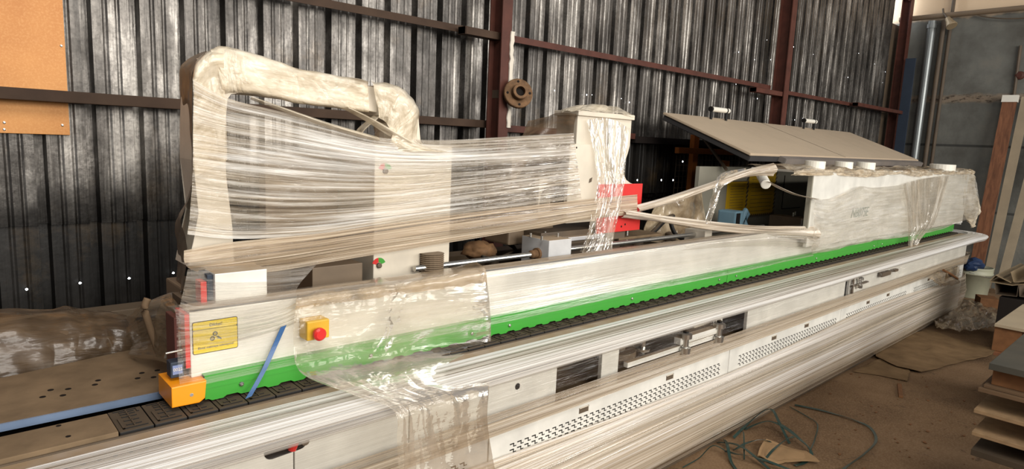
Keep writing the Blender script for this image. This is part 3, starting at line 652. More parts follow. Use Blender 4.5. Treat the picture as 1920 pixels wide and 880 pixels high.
# machine parts standing inside the hood
q=gy(1388,405,2.3); bm=B(); box(bm,q.x-.06,q.x+.06,q.y,q.y+.15,q.z-.10,q.z+.035,.015); mt=fin('glue_pot',bm,TEALM,hd)
bm=B(); box(bm,q.x-.055,q.x-.005,q.y-.004,q.y,q.z-.06,q.z+.02); fin('glue_pot_window',bm,BLACK,mt)
bm=B(); tube(bm,[q+Vector((.05,.03,-.08)),q+Vector((.09,.03,-.02)),q+Vector((.13,.03,.03)),q+Vector((.16,.03,.0)),q+Vector((.15,.03,-.08))],.022,10); fin('glue_pot_arm',bm,TEALM,mt)
qa=gy(1445,406,2.3); qb=gy(1503,420,2.1); bm=B(); box(bm,qa.x-.02,qb.x,2.05,2.3,1.10,1.215,.003); lk=fin('pressure_block',bm,BROWNSHADE,hd)
part('block_face',lk,GREYBOX,qb.x-.13,qb.x+.002,2.045,2.05,1.10,1.213)
for i in range(4):
    bm=B(); cyl(bm,(qa.x+.06+.10*i,2.15+.03*(i%2),1.215),(qa.x+.06+.10*i,2.15+.03*(i%2),1.245),.008,8); fin('screw',bm,STEEL,lk)
# suction ports on the roof
for px,py,r in ((1508,318,.065),(1563,318,.06),(1605,319,.065),(1752,317,.11)):
    p=gy(px,py,1.97); bm=B(); r=r*1.05
    lathe(bm,(p.x,1.90,1.588),(0,0,1),[(0,r),(.062,r),(.064,r-.006),(.02,r-.008)],24); fin('suction_port',bm,WPLASTIC,hd)
# tilted lid
def lidpt(s,t,d=0): # s along X 0..1, t 0 hinge..1 raised edge
    a=Vector((4.33,2.24,1.655)); b=Vector((8.16,2.24,1.655)); n=Vector((0,-.31,.95))
    return a.lerp(b,s)+Vector((.0,.76,.29))*t+n*d
LH=link('hood_lid',None,hd,lidpt(.5,0))
def lidslab(nm,s0,s1,t0,t1,d0,d1,mat,par=LH,label=None):
    bm=B(); vs=[bm.verts.new(lidpt(s,t,d)) for s in(s0,s1) for t in(t0,t1) for d in(d0,d1)]
    for q in((0,1,3,2),(4,6,7,5),(0,4,5,1),(2,3,7,6),(0,2,6,4),(1,5,7,3)): bm.faces.new([vs[i] for i in q])
    bmesh.ops.bevel(bm,geom=bm.edges[:],offset=.004,segments=2,affect='EDGES'); return fin(nm,bm,mat,par,label=label)
lidslab('lid_panel',0,1,0.0,1,.012,.030,LIDM); lidslab('lid_frame',.003,.997,.0,.99,-.03,.011,LIDEDGE)
lidslab('lid_front_border',.12,1,-.07,.045,-.025,.020,LIDGREY)
bm=B(); 
a,b=lidpt(.45,.0,.0305),lidpt(.42,1,.0305); 
v=[bm.verts.new(p) for p in (a,a+Vector((.012,0,0)),b+Vector((.012,0,0)),b)]; bm.faces.new(v); fin('lid_joint',bm,DARK,LH)
for s0 in (.16,.635):
    A,Bp=lidpt(s0,.93,.03),lidpt(s0+.075,.93,.03); hv=Vector((0,0,.085))
    bm=B(); cyl(bm,A+hv,Bp+hv,.021,14); hnd=fin('lid_handle',bm,WPLASTIC,LH)
    for q in (A+Vector((.01,0,0)),Bp-Vector((.03,0,0))):
        bm=B(); tube(bm,[q,q+hv],.012,8); lathe(bm,q+hv+Vector((-.02,0,0)),(1,0,0),[(0,.022),(.02,.022)],12); fin('handle_post',bm,BLACK,hnd)
bm=B(); cyl(bm,gy(1312,250,2.9),gy(1362,318,2.5),.012,8); fin('lid_gas_strut',bm,DARKM,LH)
# white taped roll sticking out under the roof corner
a=gy(1424,322,2.0); b=gy(1436,346,1.86); bm=B(); dirv=(b-a).normalized(); lathe(bm,a,dirv,[(0,.028),(.05,.029),(.052,.031),(.055,.029),(.10,.029),(.102,.031),(.105,.029),((b-a).length,.030),((b-a).length+.002,.024)],20); fin('end_cap_roller',bm,WPLASTIC,hd)
# right end details of the base
bm=B(); box(bm,7.6,7.98,1.69,1.699,.50,.60); fin('end_opening',bm,DARK,M)
# =================================================================== STRETCH FILM
FG='stretch film'
def px_row(lst,y): return [gy(a,b,y) for a,b in lst]
xs=[-.5,.4,1.3,2.3,3.3,4.3,5.3,6.3,7.2,7.9,8.3]
def xrow(y,z,bow=0): return [(x,y+bow*math.sin(x*1.7),z+.006*math.sin(x*2.3+z*9)) for x in xs]
def endrow(y,z,w=0): # continues round the right-hand end of the machine
    return [(x,y,z) for x in xs]+[(8.40,y+.10,z+.01),(8.42,2.3,z+.02)]
rowsA=[endrow(1.712,.921),endrow(1.65,.926),endrow(1.575,.922),endrow(1.538,.909),endrow(1.530,.892),endrow(1.545,.872)]
rl=sheet('stretch_film',rowsA,FILM_RAIL,220,26,.0035,.6,60,'film layers stretched along the metal support rail under the green guard','film',seed=1)
rowsB=[endrow(1.66,.705),endrow(1.672,.66),endrow(1.680,.60)]
sheet('stretch_film',rowsB,film('film_band_mid',(196,176,148),(220,208,190),.3,.85,.22,60,seed=21,edge=(.38,.56),dark=(92,80,72)),200,14,.004,.6,40,'film band along the shadow gap above the vented doors','film',seed=2)
rowsC=[[(x,1.682,.492+.028*math.sin(x*1.3+.6)) for x,_,_ in endrow(0,0)[:-2]]+[(8.40,1.78,.5),(8.42,2.3,.5)],endrow(1.672,.44),endrow(1.660,.36),endrow(1.652,.28),endrow(1.675,.14),endrow(1.745,.03)]
sheet('stretch_film',rowsC,FILM_SKIRT,200,30,.010,.5,16,'wide film skirt wrapped round the lower doors down to the floor','film',seed=3)
rowsD=[endrow(1.69,.845),endrow(1.665,.78),endrow(1.655,.72)]
sheet('stretch_film',rowsD,film('thin_film_band',(206,194,176),(240,236,230),.0,.35,.2,50,seed=22,edge=(.52,.72),gloss=.15),200,12,.003,.6,40,'thin clear film across the openings of the upper base panel','film',seed=4)
# over the white cover, left end to hood
rw=lambda y,z,a=.48,b=4.6:[(a+(b-a)*i/8,y,z+.004*math.sin(i*1.9)) for i in range(9)]
sheet('stretch_film',[rw(1.93,1.198),rw(1.850,1.196),rw(1.848,1.10),rw(1.840,1.03),rw(1.829,.985)],FILM_COVER,160,24,.002,.6,60,'thin film stretched over the long white cover above the green guard','film',seed=5)
# web between arch, first cabinet and second cabinet
top=[(362,150),(430,185),(520,208),(600,228),(700,256),(780,262),(860,262),(960,256),(1075,250)]
mid1=[(362,250),(430,262),(520,275),(600,288),(700,300),(780,303),(860,302),(960,296),(1080,288)]
mid2=[(360,350),(430,360),(520,368),(600,370),(700,368),(780,362),(860,352),(960,340),(1085,325)]
bot=[(352,440),(430,448),(520,446),(600,440),(700,425),(780,412),(860,402),(960,390),(1090,372)]
sheet('stretch_film',[px_row(r,2.068) for r in (top,mid1,mid2,bot)],FILM_TOP,150,90,.006,2,30,'glossy film web stretched between the duct arch and the two tall cabinets','film',seed=6)
b1=[(345,470),(430,455),(520,446),(600,438),(700,424),(800,410),(900,397),(1000,385),(1100,374),(1195,365)]
b2=[(350,500),(430,492),(520,480),(600,468),(700,452),(800,438),(900,424),(1000,410),(1100,395),(1195,383)]
b3=[(395,520),(440,515),(520,508),(600,495),(700,478),(800,462),(900,446),(1000,430),(1100,412),(1195,402)]
sheet('stretch_film',[px_row(b1,2.055),px_row(b2,2.04),px_row(b3,2.05)],FILM_BAND,120,24,.006,1.2,30,'thick brownish film band running low from the duct arch to the red plate','film',seed=7)
# wrinkled film over the duct arch and its elbow
off=lambda pts,d:[(x,y+d) for x,y in pts]
at_=[(395,97),(420,93),(450,99),(500,115),(550,130),(600,142),(650,150),(690,158)]
ab_=[(420,172),(440,170),(460,172),(510,180),(560,188),(610,195),(655,202),(692,208)]
am_=[((a+c)/2,(b+d)/2) for (a,b),(c,d) in zip(at_,ab_)]
sheet('stretch_film',[px_row(off(at_,-1),2.2),px_row(off(at_,-3),2.09),px_row(am_,2.078),px_row(off(ab_,3),2.085),px_row(off(ab_,3),2.2)],FILM_ARM,110,40,.008,9,9,'wrinkled cream film bunched along the top arm of the duct arch','film',seed=8)
sheet('stretch_film',[px_row([(355,135),(365,112),(392,96),(420,94)],2.235),px_row([(362,145),(370,118),(392,99),(420,96)],2.085),px_row([(364,190),(385,165),(402,152),(420,148)],2.078),px_row([(362,260),(390,240),(408,225),(424,215)],2.078),px_row([(366,330),(390,320),(410,310),(426,300)],2.078)],FILM_ARM,50,50,.006,9,9,'cream film over the rounded corner of the duct arch','film',seed=9)
sheet('stretch_film',[px_row([(696,152),(735,160),(765,176),(782,205),(788,262),(842,285)],2.22),px_row([(698,154),(735,163),(764,182),(780,208),(784,262),(838,286)],2.07),px_row([(706,190),(728,196),(744,212),(752,235),(750,266),(790,284)],2.062),px_row([(712,222),(722,228),(730,240),(736,252),(732,268),(750,286)],2.07)],FILM_ARM,60,30,.012,8,8,'cream film sagging over the duct elbow onto the first cabinet','film',seed=10)
# side of the arch: dusty film hanging from the duct
sheet('stretch_film',[px_row([(372,112),(352,120),(338,140)],2.0),px_row([(366,200),(355,200),(344,205)],2.0),px_row([(366,300),(360,300),(352,300)],2.0),px_row([(372,350),(362,362),(352,372)],2.0),px_row([(360,400),(340,410),(325,425)],2.0),px_row([(362,480),(345,482),(328,484)],2.0),px_row([(400,560),(360,570),(318,580)],1.98)] if False else
 [[gy(a,y0,2.099)+Vector((-.004,0,0)),(gy(a,y0,2.099)+gy(b,y1,2.24))/2,gy(b,y1,2.24)] for a,y0,b,y1 in ((386,100,388,97),(366,128,345,112),(362,165,340,150),(363,240,344,240),(364,300,350,300),(362,350,352,350),(352,385,345,390),(340,415,327,425),(352,450,330,460),(352,490,334,500),(345,540,325,545),(330,600,300,590))],
 film('dusty_side_film',(104,93,80),(124,112,96),.7,.95,3,2,seed=31,bump=.35,edge=(.3,.5),crinkle=.3,dark=(92,77,60),rough=.6),30,80,.010,8,8,'dust-brown film hanging down the left side of the duct arch','film',seed=11)
# film round the left end box
sheet('stretch_film',[px_row([(352,505),(400,500),(450,500),(520,498),(600,490)],2.02),px_row([(345,540),(395,545),(450,545),(520,540),(560,535)],1.92),px_row([(335,590),(360,596),(440,588),(520,575),(556,560)],1.848),px_row([(335,660),(358,650),(440,640),(520,620),(556,605)],1.846)],FILM_DARK if False else film('left_end_film',(190,176,154),(246,242,236),.02,.42,1.2,40,seed=32,bump=.9,edge=(.46,.70)),70,40,.004,3,30,'film wrapped round the white control box and warning label end','film',seed=12)
sheet('stretch_film',[[gy(357,598,1.87),gy(335,575,2.0),gy(318,548,2.15)],[gy(354,640,1.87),gy(325,625,2.0),gy(290,600,2.15)],[gy(338,690,1.87),gy(318,680,2.0),gy(285,665,2.15)]],FILM_DARK,30,30,.01,5,14,'dark dusty film gathered at the left end behind the orange block','film',seed=13)
# clear draped sheet over the cover
dr=[px_row([(560,545),(640,532),(720,521),(800,510),(893,492)],1.99),px_row([(556,560),(640,548),(720,536),(800,524),(910,505)],1.835),px_row([(552,600),(640,585),(720,575),(800,563),(917,560)],1.815),px_row([(550,640),(640,632),(720,622),(800,610),(919,600)],1.81)]
sheet('draped_film',dr[:2]+[[a.lerp(b,.55) for a,b in zip(dr[1],dr[2])]],FILM_DRAPETOP,70,20,.008,10,6,'dusty beige upper fold of the film sheet draped over the cover','film',seed=14)
dr2=[dr[1],dr[2],dr[3],px_row([(565,700),(640,690),(720,680),(800,665),(920,650)],1.79),px_row([(660,740),(700,735),(750,725),(810,715),(918,700)],1.60),px_row([(738,770),(770,762),(810,752),(860,742),(918,730)],1.50),px_row([(745,830),(780,820),(820,808),(870,800),(915,790)],1.49),px_row([(748,900),(790,890),(830,880),(870,875),(925,865)],1.50),px_row([(748,950),(790,945),(830,940),(880,935),(935,925)],1.52)]
sheet('draped_film',dr2,FILM_DRAPE,90,130,.008,9,2.5,'clear wrinkled film sheet hanging over the cover down past the rail','film',seed=15,ragged=(0,0,0,0))
# hanging crinkled film from the second cabinet
sheet('hanging_film',[px_row([(1100,225),(1140,222),(1180,240)],2.10),px_row([(1115,300),(1140,300),(1172,310)],2.075),px_row([(1120,350),(1145,352),(1170,350)],2.05),px_row([(1110,400),(1135,405),(1160,405)],2.03),px_row([(1100,440),(1125,445),(1152,440)],2.0),px_row([(1086,472),(1112,476),(1148,472)],1.98)],FILM_HANG,50,90,.018,14,2.5,'crinkled clear film hanging down the front of the second cabinet','film',seed=16)
sheet('stretch_film',[px_row([(1052,206),(1100,203),(1150,200),(1183,214)],2.25),px_row([(1052,207),(1100,196),(1155,202),(1188,216)],2.17),px_row([(1054,210),(1092,208),(1150,212),(1189,219)],2.10)],FILM_ARM,50,30,.010,9,7,'film bunched over the top cap of the second cabinet','film',seed=17)
sheet('stretch_film',[[(2.33,2.10,1.84),(2.30,2.22,1.84),(2.24,2.34,1.80)],[(2.30,2.10,1.70),(2.22,2.22,1.7),(2.12,2.3,1.65)],[(2.2,2.09,1.55),(2.12,2.2,1.5),(2.0,2.3,1.5)],[(2.15,2.08,1.40),(2.05,2.2,1.4),(1.95,2.3,1.35)]],FILM_BROWN,30,50,.02,8,8,'dusty film crumpled on the left side of the second cabinet','film',seed=18)
# ropes from the second cabinet to the hood
def rope(label,a,b,ya,yb,seed,nu=90,amp=.010,mat=FILM_ROPE):
    n=len(a); ra=[gy(p[0],p[1],ya+(yb-ya)*i/(n-1)) for i,p in enumerate(a)]; rb=[gy(p[0],p[1],ya+(yb-ya)*i/(n-1)-.004) for i,p in enumerate(b)]
    rm=[(p+q)/2+Vector((0,-.03,0)) for p,q in zip(ra,rb)]
    sheet('film_rope',[ra,rm,rb],mat,nu,14,amp,1.5,40,label,'film',seed=seed)
rope('twisted film rope rising from the red plate to the hood roof corner',[(1190,385),(1250,368),(1330,342),(1400,318),(1450,306)],[(1192,400),(1250,385),(1330,356),(1400,333),(1450,330)],2.06,1.79,19)
rope('film rope running from the red plate along to the hood front edge',[(1165,392),(1230,402),(1320,414),(1420,424),(1490,424),(1530,424)],[(1165,408),(1230,418),(1320,432),(1420,442),(1490,448),(1532,452)],2.06,1.78,20)
rope('thin film strands sagging across the hood opening',[(1436,340),(1460,352),(1490,364),(1528,372)],[(1436,341),(1460,354),(1490,366),(1528,374)],1.86,1.79,23,amp=.002)
# strands from rope fanning over the cover end
rope('fan of film strands spreading from the hood edge over the cover',[(1330,445),(1400,436),(1470,430),(1530,428)],[(1180,478),(1300,468),(1430,462),(1530,470)],1.90,1.79,24,mat=FILM_COVER)
rope('taut film strand running from the duct arch corner down to the first cabinet',[(462,178),(540,205),(620,232),(705,256)],[(468,186),(540,214),(620,242),(705,266)],2.075,2.085,45,amp=.003,mat=FILM_ARM)
rope('film strand slanting from the duct arm down to the cabinet top',[(650,200),(690,218),(735,242),(772,262)],[(642,204),(680,224),(725,252),(760,272)],2.082,2.09,46,amp=.003,mat=FILM_ARM)
rope('short film strand crossing back under the duct arm',[(705,212),(690,225),(672,240),(664,252)],[(714,214),(700,228),(682,243),(672,256)],2.12,2.15,47,amp=.003,mat=FILM_ARM,nu=30)
# triangular brown film behind
sheet('hanging_film',[px_row([(1228,380),(1265,365),(1318,352)],2.45),px_row([(1215,410),(1262,410),(1322,400)],2.45),px_row([(1205,452),(1260,455),(1322,445)],2.45)],FILM_BROWN if False else film('beige_back_film',(158,138,110),(196,178,150),.5,.85,5,3,seed=33,bump=.5,edge=(.3,.55),crinkle=.7,dark=(120,100,76)),40,40,.03,8,5,'crumpled beige film hanging behind the shaft left of the hood','film',seed=25)
sheet('hanging_film',[px_row([(1345,330),(1362,322),(1400,315)],1.9),px_row([(1338,350),(1350,345),(1385,335)],1.88),px_row([(1332,380),(1344,372),(1350,350)],1.88),px_row([(1322,420),(1332,418),(1338,400)],1.88)],FILM_DRAPE,30,30,.02,6,6,'thin clear film flap at the open left end of the hood','film',seed=26)
# over the hood roof
sheet('stretch_film',[[(x,2.15+.05*math.sin(x*5),1.60+.018*math.sin(x*9)) for x in (4.2,4.8,5.4,6,6.6,7.2,7.8,8.4,8.55)],[(x,2.0,1.605+.02*math.sin(x*11)) for x in (4.2,4.8,5.4,6,6.6,7.2,7.8,8.4,8.56)],[(x,1.84,1.598+.008*math.sin(x*7)) for x in (4.1,4.8,5.4,6,6.6,7.2,7.8,8.4,8.56)],[(x,1.785,1.585) for x in (4.05,4.8,5.4,6,6.6,7.2,7.8,8.4,8.54)],[(x,1.788,1.55-.012*math.sin(x*6)) for x in (4.0,4.8,5.4,6,6.6,7.2,7.8,8.4,8.5)]],film('hood_roof_film',(206,186,156),(232,220,200),.25,.8,5,6,seed=34,bump=.5,edge=(.32,.6),crinkle=.7,dark=(150,124,92)),170,40,.022,7,9,'crumpled dusty film lying over the hood roof','film',seed=27)
hf=[px_row([(1527,372),(1560,372),(1610,350),(1640,352),(1700,345),(1760,330),(1815,326),(1828,330)],1.775),px_row([(1527,395),(1560,400),(1610,385),(1650,375),(1700,368),(1760,358),(1815,356),(1832,356)],1.77),px_row([(1527,425),(1560,425),(1610,412),(1650,400),(1700,395),(1760,388),(1815,384),(1836,382)],1.768),px_row([(1524,450),(1560,444),(1610,432),(1650,424),(1700,418),(1760,410),(1815,404),(1832,402)],1.77),px_row([(1520,478),(1560,470),(1610,458),(1650,450),(1700,444),(1760,432),(1812,412),(1828,418)],1.80)]
sheet('stretch_film',hf,FILM_HOOD,130,70,.014,2.5,10,'film gathered across the front of the white hood over the model lettering','film',seed=28,ragged=(0,.0,0,0))
sheet('hanging_film',[px_row([(1694,345),(1730,335),(1780,330)],1.765),px_row([(1700,390),(1730,385),(1765,380)],1.75),px_row([(1704,430),(1728,425),(1750,420)],1.74),px_row([(1704,455),(1714,452),(1724,448)],1.74),px_row([(1704,486),(1711,488),(1716,480)],1.74)],FILM_HANG,40,80,.02,8,2.5,'loose film tail hanging over the green guard near the right end','film',seed=29)
sheet('hanging_film',[px_row([(1805,322),(1818,324),(1829,332)],1.80),px_row([(1806,360),(1820,358),(1833,362)],1.80),px_row([(1806,395),(1824,394),(1837,390)],1.80),px_row([(1812,410),(1822,412),(1834,404)],1.80),px_row([(1818,418),(1823,428),(1828,420)],1.80)],FILM_ARM,30,50,.03,8,5,'ragged film edge flapping at the right end of the hood','film',seed=30)
# film bundle poking out near the right base end, with a cane
sheet('hanging_film',[px_row([(1740,520),(1770,505),(1798,500)],1.64),px_row([(1752,530),(1776,528),(1798,522)],1.60),px_row([(1764,536),(1780,535),(1800,532)],1.64)],FILM_FLOOR,24,24,.03,8,8,'loose film torn open at the right end of the base','film',seed=31)
a,b=gy(1769,507,1.62),gy(1795,523,1.58); bm=B(); tube(bm,[a,(a+b)/2+Vector((0,0,.004)),b],[.012,.013,.011],8); tag(fin('wooden_stick',bm,WOODB),'thin wooden stick caught in the film at the right end of the machine','stick')
# blue packing strap on the cover
sa=[gy(x,y,yy) for x,y,yy in ((532,612,1.842),(515,650,1.838),(497,690,1.822),(480,722,1.80),(466,746,1.78))]; bm=B()
for dx in (0,):
    L=[cat(sa,i/20) for i in range(21)]
    for nm in (0,):
        vs=[(bm.verts.new(p+Vector((-.009,0,-.002))),bm.verts.new(p+Vector((.009,0,.002))),bm.verts.new(p+Vector((.009,.0015,.002))),bm.verts.new(p+Vector((-.009,.0015,-.002)))) for p in L]
        for q,w in zip(vs,vs[1:]):
            for j in range(4): bm.faces.new((q[j],q[(j+1)%4],w[(j+1)%4],w[j]))
tag(fin('packing_strap',bm,BLUE),'blue plastic packing strap slanting across the white cover and green guard','strap')
# =================================================================== LEFT BACKGROUND: wrapped roll
t=thing('wrapped_roller_conveyor','brown dust-covered wrapped bundle lying behind the left end plates','bundle',(.1,2.45,0))
bm=B(); pts=[Vector((-.9,2.66,.85)),Vector((-.3,2.64,.86)),Vector((.1,2.62,.875)),Vector((.35,2.58,.90)),Vector((.50,2.54,.93))]
tube(bm,[cat(pts,i/24) for i in range(25)],[.155]*18+[.15,.14,.13,.12,.105,.09,.08],22); fin('bundle_core',bm,paint('brown_wrapping_paper',(98,78,56),.8),t,True)
part('stand',t,DARK,-.9,.45,2.5,2.7,0,.86)
rows=[]
for k in range(9):
    a=R(-110+k*26); 
    rows.append([Vector((x,2.64-(.0 if x<.2 else (x-.2)*.3)-rr*math.cos(a)*1.0,.855+.03*(x+.9)+rr*math.sin(a))) for x,rr in ((-.9,.19),(-.5,.185),(-.1,.19),(.1,.195),(.3,.175),(.42,.15),(.52,.12))])
sheet('bundle_film',rows,FILM_BROWN,90,60,.025,5,6,parent=t,seed=35)
sheet('bundle_film',[[gy(232,596,2.42),gy(280,568,2.3),gy(338,540,2.2)],[gy(240,625,2.38),gy(285,600,2.22),gy(348,590,2.05)],[gy(244,650,2.36),gy(290,640,2.18),gy(345,640,1.98)],[gy(250,672,2.33),gy(292,676,2.14),gy(335,690,1.97)]],FILM_DARK,40,30,.02,4,18,parent=t,seed=36)
bm=B(); pts=[gy(x,y,2.16) for x,y in ((277,560),(271,578),(278,605),(290,640),(300,668))]; tube(bm,[cat(pts,i/16) for i in range(17)],.011,8); fin('bundle_cord',bm,paint('dusty_cord',(112,90,66),.8),t,True)
# =================================================================== BEHIND: orange rack with mesh
t=thing('orange_rack','orange painted steel rack with black wire mesh against the wall','rack',(5.0,3.1,0))
bm=B(); a=gy(1270,270,3.08); b=gy(1420,285,3.08); box(bm,a.x,b.x+.3,3.06,3.10,1.655,1.705,.003); fin('rack_beam',bm,ORWOOD,t)
for px in (1301,1362):
    a=gy(px,300,3.12); bm=B(); box(bm,a.x-.04,a.x+.04,3.105,3.15,0,1.82 if px<1320 else 1.6,.003); fin('rack_post',bm,ORWOOD,t)
bm=B(); a=gy(1268,300,3.16).x; b=6.3; x=a
while x<b: box(bm,x,x+.004,3.16,3.163,.7,1.64); x+=.06
z=.7
while z<1.64: box(bm,a,b,3.157,3.16,z,z+.004); z+=.05
fin('wire_mesh',bm,DARKM,t)
# =================================================================== RIGHT SIDE: things by the end wall
def plank(name,label,catg,pb,pt,w,th,mat,group=None,cap=None):
    pb=Vector(pb);pt=Vector(pt); d=(pt-pb).normalized(); s=Vector((0,-1,0)); s=(s-d*s.dot(d)).normalized(); n=d.cross(s)
    t=thing(name,label,catg,pb,group); bm=B(); vs=[bm.verts.new(q+s*a*w+n*b*th) for q in(pb,pt) for a in(-.5,.5) for b in(-.5,.5)]
    for q in((0,1,3,2),(4,6,7,5),(0,4,5,1),(2,3,7,6),(0,2,6,4),(1,5,7,3)): bm.faces.new([vs[i] for i in q])
    fin('board',bm,mat,t)
    if cap:
        bm=B(); vs=[bm.verts.new(q+s*a*w*1.15+n*b*th*1.3) for q in(pt-d*.0,pt+d*.09) for a in(-.5,.5) for b in(-.5,.5)]
        for q in((0,1,3,2),(4,6,7,5),(0,4,5,1),(2,3,7,6),(0,2,6,4),(1,5,7,3)): bm.faces.new([vs[i] for i in q])
        fin('end_cap',bm,cap,t); 
    return t,s,n,d,vs
pb=gz(1823,530,0); 
t1=plank('leaning_board','brown wooden board with a white wrapped tip leaning on the end wall','board',gx(1822,545,10.1),gx(1893,192,10.45),.15,.04,BWOOD,cap=WPLASTIC)
bm=B(); A=gx(1833,545,10.11); Bq=gx(1903,192,10.46)
bm=B(); dd=Vector((0,.015,0)); box_=[bm.verts.new(q+Vector((a,b,0))) for q in (A,Bq) for a in (-.02,.02) for b in (-.012,.012)]
for q in((0,1,3,2),(4,6,7,5),(0,4,5,1),(2,3,7,6),(0,2,6,4),(1,5,7,3)): bm.faces.new([box_[i] for i in q])
fin('white_edge',bm,PAPER,t1[0])
plank('leaning_board','wide off-white plank leaning on the end wall right of the brown board','board',gx(1849,540,10.2),gx(1925,182,10.5),.10,.03,BOARDL)
plank('leaning_board','off-white plank leaning on the end wall, nearest the right edge','board',gx(1874,545,10.15),gx(1950,258,10.5),.10,.03,BOARDL)
# bucket
c=gz(1821,548,0); c=Vector((9.35,1.80,0)); c=gz(1819,556,0); bw=.17
t=thing('plastic_bucket','pale green plastic bucket with lid behind the right end of the machine','bucket',c)
bm=B(); lathe(bm,c,(0,0,1),[(0,.165),(.01,.17),(.30,.195),(.30,.205),(.32,.205),(.325,.198),(.37,.20),(.385,.205),(.39,.19),(.37,.185)],26); fin('bucket_body',bm,BUCKETM,t,True)
bm=B(); tube(bm,[c+Vector((.2*math.cos(a),.2*math.sin(a),.33-.05*abs(math.sin(a)))) for a in [R(180+i*12) for i in range(16)]],.005,6); fin('bucket_handle',bm,STEEL,t)
bm=B(); bmesh.ops.create_icosphere(bm,subdivisions=3,radius=.12)
for v in bm.verts: v.co=Vector((v.co.x,v.co.y,v.co.z*.75))*(1+.35*noise.noise(v.co*14))+c+Vector((-.12,.0,.42))
tag(fin('plastic_bag',bm,BLUEBAG),'crumpled navy blue plastic bag on top of the bucket','bag')
# wood block
c=gz(1847,582,0); bm=B(); box(bm,-.12,.10,-.09,.09,0,.16,.004); bmesh.ops.rotate(bm,verts=bm.verts,cent=(0,0,0),matrix=Matrix.Rotation(R(25),3,'Z')); bmesh.ops.translate(bm,verts=bm.verts,vec=c)
tag(fin('wood_block',bm,WOODB),'square raw wood block on the floor in front of the bucket','block')
# stack of boards, near
def stackthing(name,label,catg,P,X0_,X1_,y1,y0,z0,z1,mat,group=None,bev=.002):
    bm=B(); box(bm,X0_,X1_,y0,y1,z0,z1,bev); return tag(fin(name,bm,mat),label,catg,group)
XS=3.5; defs=[((1821,842),'dark chipboard panel, lowest board in view in the stack at right edge',(60,52,44),.03,.9),
 ((1822,809),'raw chipboard panel above the lowest board in the stack at right',(140,114,84),.018,.7),
 ((1826,767),'raw chipboard panel third from below in the stack at right',(132,108,80),.018,.7),
 ((1834,727),'brown doubled board under the corner block in the stack at right',(104,82,62),.018,.8),
 ((1855,681),'dark grey laminated board near the top of the stack at right',(66,68,64),.03,.8)]
zs=[]
for i,(p,lab,c_,th,ln) in enumerate(defs):
    q=gx(p[0],p[1],XS); zs.append((q.x,q.y,q.z,th))
    bm=B(); box(bm,q.x,q.x+ln,q.y-.95,q.y,q.z-th,q.z,.002)
    if i==3: box(bm,q.x+.02,q.x+ln,q.y-.95,q.y-.015,q.z+.001,q.z+.015,.002)
    tag(fin('stacked_board',bm,BOARDT if i in(1,2) else paint('board_%d'%i,c_,.7,dust=.3,dustc=(96,80,60),spec=.15)),lab,'board')
for i in range(len(zs)):
    zt=zs[i][2]-zs[i][3]; zb=(zs[i-1][2]+(.016 if i-1==3 else 0)) if i else 0
    for k,(dx,dy) in enumerate(((.05 if i==4 else .22,-.01 if i==4 else -.16),(.5,-.1),(.2,-.6),(.5,-.6))):
        if zt-zb<.012: continue
        x=zs[i][0]+dx+.0; y=min(zs[i][1],zs[i-1][1] if i else 9)+dy
        bm=B(); box(bm,x,x+.14,y-.14,y,zb,zt,.002)
        where=['under the lowest board','under the second lowest board','under the third lowest board','under the doubled board','under the dark grey board'][i]; wh=['near left','far left','near right','far right'][k]
        tag(fin('spacer_block',bm,WOODB if i==4 else BWOOD),'spacer block %s, %s'%(where,wh),'block','spacer blocks in the board stack')
# second stack behind
q=gx(1865,607,5.0); bm=B(); box(bm,q.x,q.x+.9,q.y-1.0,q.y,q.z-.02,q.z,.002); tag(fin('pallet_board',bm,BOARDL),'pale board lying on a wood block behind the grey laminated board','board')
bm=B(); box(bm,q.x+.02,q.x+.3,q.y-.14,q.y-.0,q.z-.18,q.z-.021,.003); tag(fin('wood_block',bm,WOODB),'brown wood block carrying the pale board at the right edge','block')
bm=B(); box(bm,q.x-.02,q.x+.9,q.y-.9,q.y-.02,q.z-.2,q.z-.181,.002); tag(fin('pallet_board',bm,BWOOD),'brown board under the wood block of the rear stack','board')
bm=B(); box(bm,q.x+.1,q.x+.9,q.y-.9,q.y-.06,0,q.z-.201,.004); tag(fin('pallet_crate',bm,DARK),'dark crate at the bottom of the rear stack at the right edge','crate')
# profiles pile
q=gx(1877,554,7.0); bm=B(); box(bm,7.0,7.9,q.y-.9,q.y+.01,0,gx(1877,557,7.0).z,.006); tag(fin('black_crate',bm,DARK),'black crate under the pile of perforated metal profiles','crate')
base=q
def ypt(px,py): p=gx(px,py,7.0); return (p.y,p.z)
def profile(px,th,mat,label,ln=1.1,x0=7.0,holes=None):
    """thin folded profile: open outline of photo points at its near end, running away along X"""
    P=[Vector((0,)+ypt(*p)) for p in px]; bm=B(); ring=[]
    n=len(P); out=[]
    for k in range(n):
        d=(P[min(k+1,n-1)]-P[max(k-1,0)]).normalized(); out.append(Vector((0,-d.z,d.y))*th)
    pts=[(p.y,p.z) for p in P]+[(p.y+o.y,p.z+o.z) for p,o in zip(P[::-1],out[::-1])]
    prism(bm,pts,x0,x0+ln,axis='x'); ob=tag(fin('metal_profile',bm,mat),label,'profile','metal profiles on the black crate')
    if holes:
        a,b,sg=holes; m=P[a].lerp(P[b],.45); d=(P[b]-P[a]).normalized(); nn=Vector((0,-d.z,d.y))*sg; bm=B(); k=.05
        while k<ln-.05: lathe(bm,Vector((x0+k,m.y,m.z))+nn*(th*.0),nn,[(th+.0005 if sg>0 else .0005,.012),(th+.0012 if sg>0 else .0012,.012)],8); k+=.05
        fin('punched_holes',bm,DARK,ob)
    return ob
ZB=base.z
